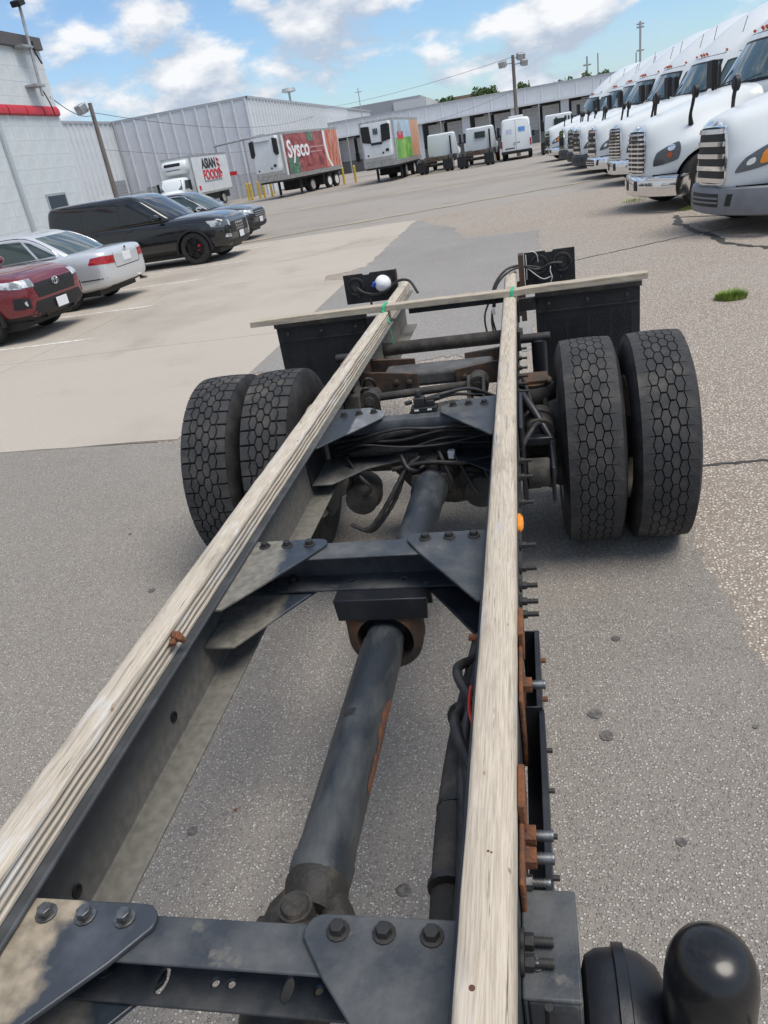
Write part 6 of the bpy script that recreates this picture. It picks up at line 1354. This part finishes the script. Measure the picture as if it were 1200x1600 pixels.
# lamp mast bracketed to the wall
a, c = at_x(30, 8, -13.7), at_x(67, 150, -13.7)
mast = empty('wall_lamp_mast', (c.x, c.y, c.z)); tag(mast, 'thin grey lamp mast bracketed to the white block building above the red awning', 'lamp post')
d = a - c
MB().tube([(0, 0, 0), tuple(d)], .045, 10).build('mast_pole', GALV, mast)
for t_ in (.12, .55): MB().b2((-.3, -.32, d.z * t_ - .03), (.06, .22, d.z * t_ + .03)).build('mast_bracket', GALV, mast)
MB().tube(bez([(-.05, .1, d.z * .12), (-.02, .3, -.15), (-.05, .45, -.5)], 5), .02, 6).build('mast_cable', TRIM, mast)
MB().box((d.x, d.y - .05, d.z + .05), (.30, .35, .16), (.3, 0, 0)).build('lamp_head', TRIM, mast, bevel=.02)
MB().tube([(-.02, .35, d.z * .62), (-.02, .35, d.z * .50), (-.02, .55, d.z * .38)], .03, 6).build('junction_conduit', TRIM, mast)

# ---- ribbed metal warehouse
MET = mat('metal_siding', (.62, .63, .655), .5, .1, col2=(.57, .58, .61), scale=2.0)
MET_LIT = mat('metal_siding_lit', (.64, .66, .68), .5, .1, col2=(.59, .61, .63), scale=2.0)  # lit copy of the siding: sunlight on these sides put into the colour
EAVE = mat('eave_trim', (.40, .41, .43), .5, .3)
DOORG = mat('roller_door_grey', (.27, .285, .30), .6)
WHs = empty('metal_warehouse', (-21.6, 68.5, 0)); tag(WHs, 'tall ribbed grey metal warehouse behind the trailers', 'building')
HH = 7.65
MB().b2((-12.69, .03, 0), (-.03, 60, HH - .05)).build('wall', MET, WHs); MB().b2((-40, -40, 0), (-12.73, 60, HH - .05)).build('wing_wall', MET, WHs)
def siding(n, length, m, along, x0, y0, name='siding_panel', rib=.07, wid=None):
    w = length / n; b = MB()
    pr = [(0, 0), (w * .84, 0), (w * .88, -rib), (w * .96, -rib), (w, 0), (w, .04), (0, .04)]
    b.prism(pr, 0, HH - .12); me = b.mesh('siding'); me.materials.append(m)
    for i in range(n):
        o = bpy.data.objects.new(name, me); COL.objects.link(o); o.parent = WHs
        if along == 'x': o.location = (x0 + i * w, y0, 0)
        else: o.location = (x0, y0 + i * w, 0); o.rotation_euler = (0, 0, pi / 2)
siding(11, 12.6, MET, 'x', -12.66, 0, rib=.14)                       # face towards the lot
siding(44, 41.5, MET_LIT, 'y', 0, .02, rib=.12)                # long side
siding(16, 13.0, MET_LIT, 'y', -12.7, -13.02, rib=.12)                  # wing
for a_, b_ in (((-12.75, -.06, HH - .14), (.08, .10, HH + .05)), ((-.02, -.06, HH - .14), (.10, 60, HH + .051)), ((-12.78, -40, HH - .14), (-12.58, -.06, HH + .05))): MB().b2(a_, b_).build('eave_trim', EAVE, WHs)
MB().tube([(-12.45, -.10, 0), (-12.45, -.10, HH)], .10, 8).build('downspout', EAVE, WHs)
MB().b2((-12.70, -3.3, 0), (-12.56, -.6, 3.0)).build('roller_door', DOORG, WHs)
for k in range(9): MB().b2((-12.57, -3.28, .1 + k * .32), (-12.545, -.62, .12 + k * .32)).build('door_slat', EAVE, WHs)
MB().b2((-10.9, -.12, .0), (-10.0, .0, 2.1)).build('service_door', DOORG, WHs)
# loading sign low on the wing
SG = empty('notice_board', (-33.2, 60.6, 0)); tag(SG, 'low white notice board with faint red print standing before the grey warehouse wing', 'sign')
MB().b2((0, 0, 1.0), (.08, 2.6, 2.0)).build('board', TRAILW, SG); MB().b2((.08, .5, 1.3), (.09, 2.1, 1.6)).build('print', mat('faded_red_print', (.55, .30, .28), .6, col2=(.65, .6, .58), scale=5), SG)
for yy in (.2, 2.3): MB().b2((0, yy, 0), (.06, yy + .08, 1.0)).build('post', GALV, SG)
# roof fan
RF = empty('roof_vent', (-22.0, 84, HH)); tag(RF, 'round rooftop fan on the grey metal warehouse', 'roof fan')
MB().tube([(0, 0, -.1), (0, 0, .9)], .12, 10).build('stem', EAVE, RF); MB().lathe([(.9, .2), (1.0, .75), (1.3, .65), (1.35, .15)], (0, 0, 0), 'z', 16).build('hood', EAVE, RF)

# ---- loading dock building
DK = empty('dock_building', (-23, 97.5, 0)); tag(DK, 'long grey loading dock building with ribbed fascia over dark truck bays', 'building')
FAS = mat('fascia_siding', (.60, .615, .64), .5, .1, col2=(.55, .565, .59), scale=2)
CAN = mat('canopy_trim', (.58, .60, .62), .5); DARKW = mat('dock_dark_wall', (.10, .105, .115), .8); BAY = mat('dock_door_white', (.66, .68, .70), .6, col2=(.6, .62, .64), scale=2)
LX = 75
MB().b2((0, 3.0, 0), (LX, 12, 5.3)).build('back_wall', DARKW, DK)
MB().b2((0, .25, 4.12), (LX, 12, 5.74)).build('fascia_core', FAS, DK)
w = 1.9; b = MB().prism([(0, 0), (w * .90, 0), (w * .93, -.06), (w * .97, -.06), (w, 0), (w, .22), (0, .22)], 4.15, 5.70); me = b.mesh('fascia_panel'); me.materials.append(FAS)
for i in range(int(LX / w)):
    o = bpy.data.objects.new('fascia_panel', me); COL.objects.link(o); o.parent = DK; o.location = (i * w, 0, 0)
MB().b2((-.1, -.1, 5.70), (LX, 12, 5.80)).build('roof_edge', EAVE, DK)
MB().b2((0, -.9, 3.95), (LX, .3, 4.14)).build('canopy', CAN, DK)
MB().b2((0, 2.5, 0), (LX, 3.0, 1.25)).build('dock_plinth', mat('dock_concrete', (.30, .29, .27), .8), DK)
for i in range(13):
    x = 1.0 + i * 5.6
    MB().b2((x - .45, -.25, 0), (x + .45, .35, 4.0)).build('pier', FAS, DK)
    MB().tube([(x + 2.7, -.8, 0), (x + 2.7, -.8, 4.0)], .09, 8).build('canopy_post', GALV, DK)
    for dx in (.9, 3.2):
        dd = MB().b2((x + dx, 2.40, 1.3), (x + dx + 1.9, 2.55, 3.7)).build('dock_door', BAY, DK)
        for k in range(5): MB().b2((x + dx, 2.385, 1.6 + k * .45), (x + dx + 1.9, 2.40, 1.62 + k * .45)).build('door_joint', EAVE, dd)
        for sx in (-.16, 1.92): MB().b2((x + dx + sx, 2.1, 1.1), (x + dx + sx + .22, 2.5, 2.0)).build('dock_bumper', TRIM, dd)
    MB().b2((x + 2.0, 2.0, 3.75), (x + 3.0, 2.3, 3.85)).build('canopy_lamp', CAN, DK)
# ---- far flat building behind
FB = MB().b2((-48, 146, 0), (-15.5, 175, 9.5)); o = FB.build('back_building', mat('back_building_grey', (.30, .31, .33), .7)); tag(o, 'flat dark grey building rising behind the ribbed warehouse roof', 'building')
o = MB().b2((-20.3, 145.5, 0), (-14.5, 175, 9.0)).build('stair_block', mat('stair_block_pale', (.52, .53, .54), .7)); tag(o, 'pale block beside the flat grey building above the dock roof', 'building')
o = MB().b2((-12.0, 170, 0), (-4.0, 180, 9.3)).build('brown_building', mat('brown_brick_far', (.25, .17, .12), .8)); tag(o, 'small brown building peeking over the dock roof between trees', 'building')

# ---- yellow bollards
YEL = mat('bollard_yellow', (.62, .42, .05), .5, col2=(.48, .33, .06), scale=9)
bol = MB().lathe([(0, .09), (1.15, .09), (1.22, .06), (1.24, 0)], (0, 0, 0), 'z', 16).mesh('bollard'); bol.materials.append(YEL)
for px, py, lab in ((389, 306, 'a'), (393, 303, 'a'), (406, 303, 'a'), (413, 302, 'a'), (425, 301, 'a'), (538, 284, 'b'), (556, 281, 'b'), (775, 249, 'c'), (698, 262, 'c')):
    p = at_z(px, py); q = CAM + (p - CAM) * (62.0 / (p - CAM).xy.length); o = bpy.data.objects.new('bollard', bol); COL.objects.link(o); o.location = (q.x, q.y, 0)
    tag(o, {'a': 'yellow steel bollard by the chain link fence beside the Sysco lettered trailer', 'b': 'yellow steel bollard between the two refrigerated trailers', 'c': 'yellow steel bollard standing before the dark truck bays'}[lab], 'bollard', 'yellow bollards by the dock and fence')
# ---- chain link fence with gate frame
FN = empty('chain_link_fence', (-34, 65.6, 0)); tag(FN, 'chain link fence with tall steel gate frame before the grey warehouse', 'fence')
FM = bpy.data.materials.new('chain_link'); FM.use_nodes = True
def chain():
    nt = FM.node_tree; b = nt.nodes['Principled BSDF']; N = nt.nodes.new; L = nt.links.new
    b.inputs['Base Color'].default_value = (.38, .39, .40, 1); b.inputs['Roughness'].default_value = .5; b.inputs['Alpha'].default_value = .22
chain()
MB().b2((0, -.004, .05), (13.6, .004, 1.8)).build('mesh_panel', FM, FN)
for i in range(7): MB().tube([(i * 2.26, 0, 0), (i * 2.26, 0, 1.95)], .035, 8).build('fence_post', GALV, FN)
MB().tube([(0, 0, 1.85), (13.6, 0, 1.85)], .025, 8).build('top_rail', GALV, FN)
MB().tube([(9.6, .1, 4.3), (14.2, .1, 4.5)], .09, 8).build('gate_beam', GALV, FN)
for x in (9.8, 12.3, 14.1): MB().tube([(x, .1, 0), (x, .1, 4.4)], .07, 8).build('gate_post', GALV, FN)
MB().b2((10.3, .0, 1.9), (11.2, .03, 2.2)).build('red_sign', REDLOGO, FN)
# ---- wood light poles
WPOLE = mat('pole_wood', (.19, .165, .145), .85, col2=(.13, .11, .095), scale=5, stretch=(1, 1, .2))
def light_pole(px, ptop, dist, label, heads, r=.11):
    d = ray(*ptop); k = dist / d.xy.length; top = CAM + d * k
    o = empty('light_pole', (top.x, top.y, 0)); tag(o, label, 'light pole')
    MB().tube([(0, 0, 0), (0, 0, top.z)], [r * 1.2, r * .85], 12).build('pole', WPOLE, o)
    for hx, hy, hz, sx in heads:
        MB().tube([(0, 0, top.z + hz - .05), (hx, hy, top.z + hz)], .03, 6).build('lamp_arm', GALV, o)
        MB().box((hx, hy, top.z + hz), (sx, .42, .40), (.35, 0, .4 if hx > 0 else -.4)).build('flood_lamp', GALV, o, bevel=.03)
    return top
tp1 = light_pole(0, (140, 161), 42, 'leaning grey wood light pole beside the white block building', [(-.50, .0, -.18, .45)])
tp2 = light_pole(0, (801, 86), 62, 'dark wood light pole with two flood lamps behind the white van', [(-.75, 0, -.45, .50), (.55, 0, -.15, .55), (.75, 0, -.55, .45)], .13)
WIRE = mat('wire_black', (.10, .105, .11), .6)
def wire(a, b, sag, r=.014, label=None):
    a, b = Vector(a), Vector(b); pts = [a + (b - a) * (i / 24) - Vector((0, 0, sag * 4 * (i / 24) * (1 - i / 24))) for i in range(25)]
    o = MB().tube(pts, r, 5).build('overhead_wire', WIRE); tag(o, label, 'wire'); return o
wire(tp1 - Vector((0, 0, .4)), (-22, 100, 7.3), 1.2, label='overhead wire running from the leaning wood pole past the metal warehouse')
wire(tp2 - Vector((0, 0, .1)), (-38, 120, 9.6), 1.0, label='overhead wire running from the flood lamp pole to beyond the warehouse')
wire(tp2 - Vector((0, 0, 2.2)), (-14, 62.5, 3.2), .6, .010, label='low slack wire running from the flood lamp pole towards the trailers')
wire(tp1 - Vector((0, 0, .5)), (-14.0, 25.0, 5.0), .25, .015, label='short wire from the leaning wood pole to the white block building')
wire(tp1 - Vector((0, 0, 2.0)), (-21.4, 70, 3.6), .3, .010, label='thin low wire crossing the face of the grey warehouse')
# small weather mast on the dock roof
MS = empty('roof_mast', (-17.6, 99, 5.7)); tag(MS, 'slim steel mast with crossarm on the dock roof beside the warehouse', 'mast')
MB().tube([(0, 0, 0), (0, 0, 3.2)], .05, 8).build('mast_pole', GALV, MS); MB().tube([(-.4, 0, 2.8), (.4, 0, 2.8)], .04, 8).build('crossarm', GALV, MS)
# ---- far masts
def far_mast(px, ytop, ybase, dist, w, label, arms):
    d = ray(px, ytop); top = CAM + d * (dist / d.xy.length); o = empty('radio_mast', (top.x, top.y, 0)); tag(o, label, 'mast')
    MB().tube([(0, 0, 0), (0, 0, top.z)], w, 8).build('mast_pole', GALV, o)
    for z in arms: MB().tube([(-1.3, 0, top.z - z), (1.3, 0, top.z - z)], .28, 6).build('antenna_bar', GALV, o)
far_mast(1000.5, 33, 84, 330, .38, 'tall radio mast with antenna bars far behind the tractor roofs', (.8, 1.8, 9))
far_mast(994, 82, 95, 330, .22, 'short slim mast standing beside the tall radio mast', ())
far_mast(917, 88, 120, 300, .30, 'slim utility mast with crossarm above the dock roof', (2.5,))
far_mast(934, 83, 118, 300, .22, 'bare slim mast standing above the dock roof', ())
far_mast(826, 125, 140, 280, .16, 'short thin mast among the trees behind the dock', ())
# ---- trees behind the dock roof
LEAF = mat('leaf_green', (.045, .085, .022), .7, col2=(.09, .14, .04), scale=1.3, lo=.4, hi=.62)
BARK = mat('bark', (.10, .075, .055), .9)
def tree(px, ytop, dist, rx, rz, label, seed):
    r = random.Random(seed); d = ray(px, ytop); top = CAM + d * (dist / d.xy.length); cx, cyy, cz0 = 0, 0, top.z - rz
    o = empty('leafy_tree', (top.x, top.y, 0)); tag(o, label, 'tree', 'trees behind the dock roof')
    b = MB().tube([(0, 0, 0), (.1, 0, cz0 * .6), (0, .1, cz0 + rz * .4)], [.35, .25, .08], 8)
    for k in range(6): a = r.random() * 6.28; b.tube([(0, 0, cz0 * .55 + k * .4), (cos(a) * rx * .35, sin(a) * rx * .35, cz0), (cos(a) * rx * .7, sin(a) * rx * .7, cz0 + rz * .3)], [.12, .08, .03], 6)
    b.build('trunk', BARK, o)
    b = MB(); cl = [(r.gauss(0, .45) * rx, r.gauss(0, .4) * rx, cz0 + r.uniform(-.6, .85) * rz, r.uniform(.25, .45) * rx) for _ in range(16)]
    for (x, y, z, q) in cl:
        for _ in range(110):
            u = Vector((r.gauss(0, 1), r.gauss(0, 1), r.gauss(0, .8))); u = u.normalized() * q * r.uniform(.55, 1.05); c = Vector((x, y, z)) + u
            n1 = Vector((r.gauss(0, 1), r.gauss(0, 1), r.gauss(0, 1))).normalized(); n2 = n1.orthogonal().normalized(); n3 = n1.cross(n2); s_ = r.uniform(.16, .34)
            b.add([c - n2 * s_, c + n3 * s_ * .6, c + n2 * s_, c - n3 * s_ * .6], [(0, 1, 2, 3)])
    cr_ = b.build('crown', LEAF, o, smooth=0)
for i, (px, yt, dist, rx, rz, lab) in enumerate(((690, 153, 170, 2.6, 2.2, 'low rounded tree at the pale end of the back buildings'), (742, 140, 165, 2.4, 2.0, 'small tree crown beside the small brown building'), (762, 139, 160, 2.4, 2.2, 'tree crown rising over the dock roof left of the flood lamp pole'), (820, 131, 160, 2.2, 1.7, 'low tree crown just right of the flood lamp pole'), (862, 128, 165, 2.6, 1.8, 'broad low tree crown over the dock roof'), (881, 121, 165, 2.8, 2.4, 'tallest tree crown over the dock roof'), (933, 114, 180, 3.2, 2.4, 'tree crown at the foot of the bare slim mast'))):
    tree(px, yt, dist, rx, rz, lab, 20 + i)
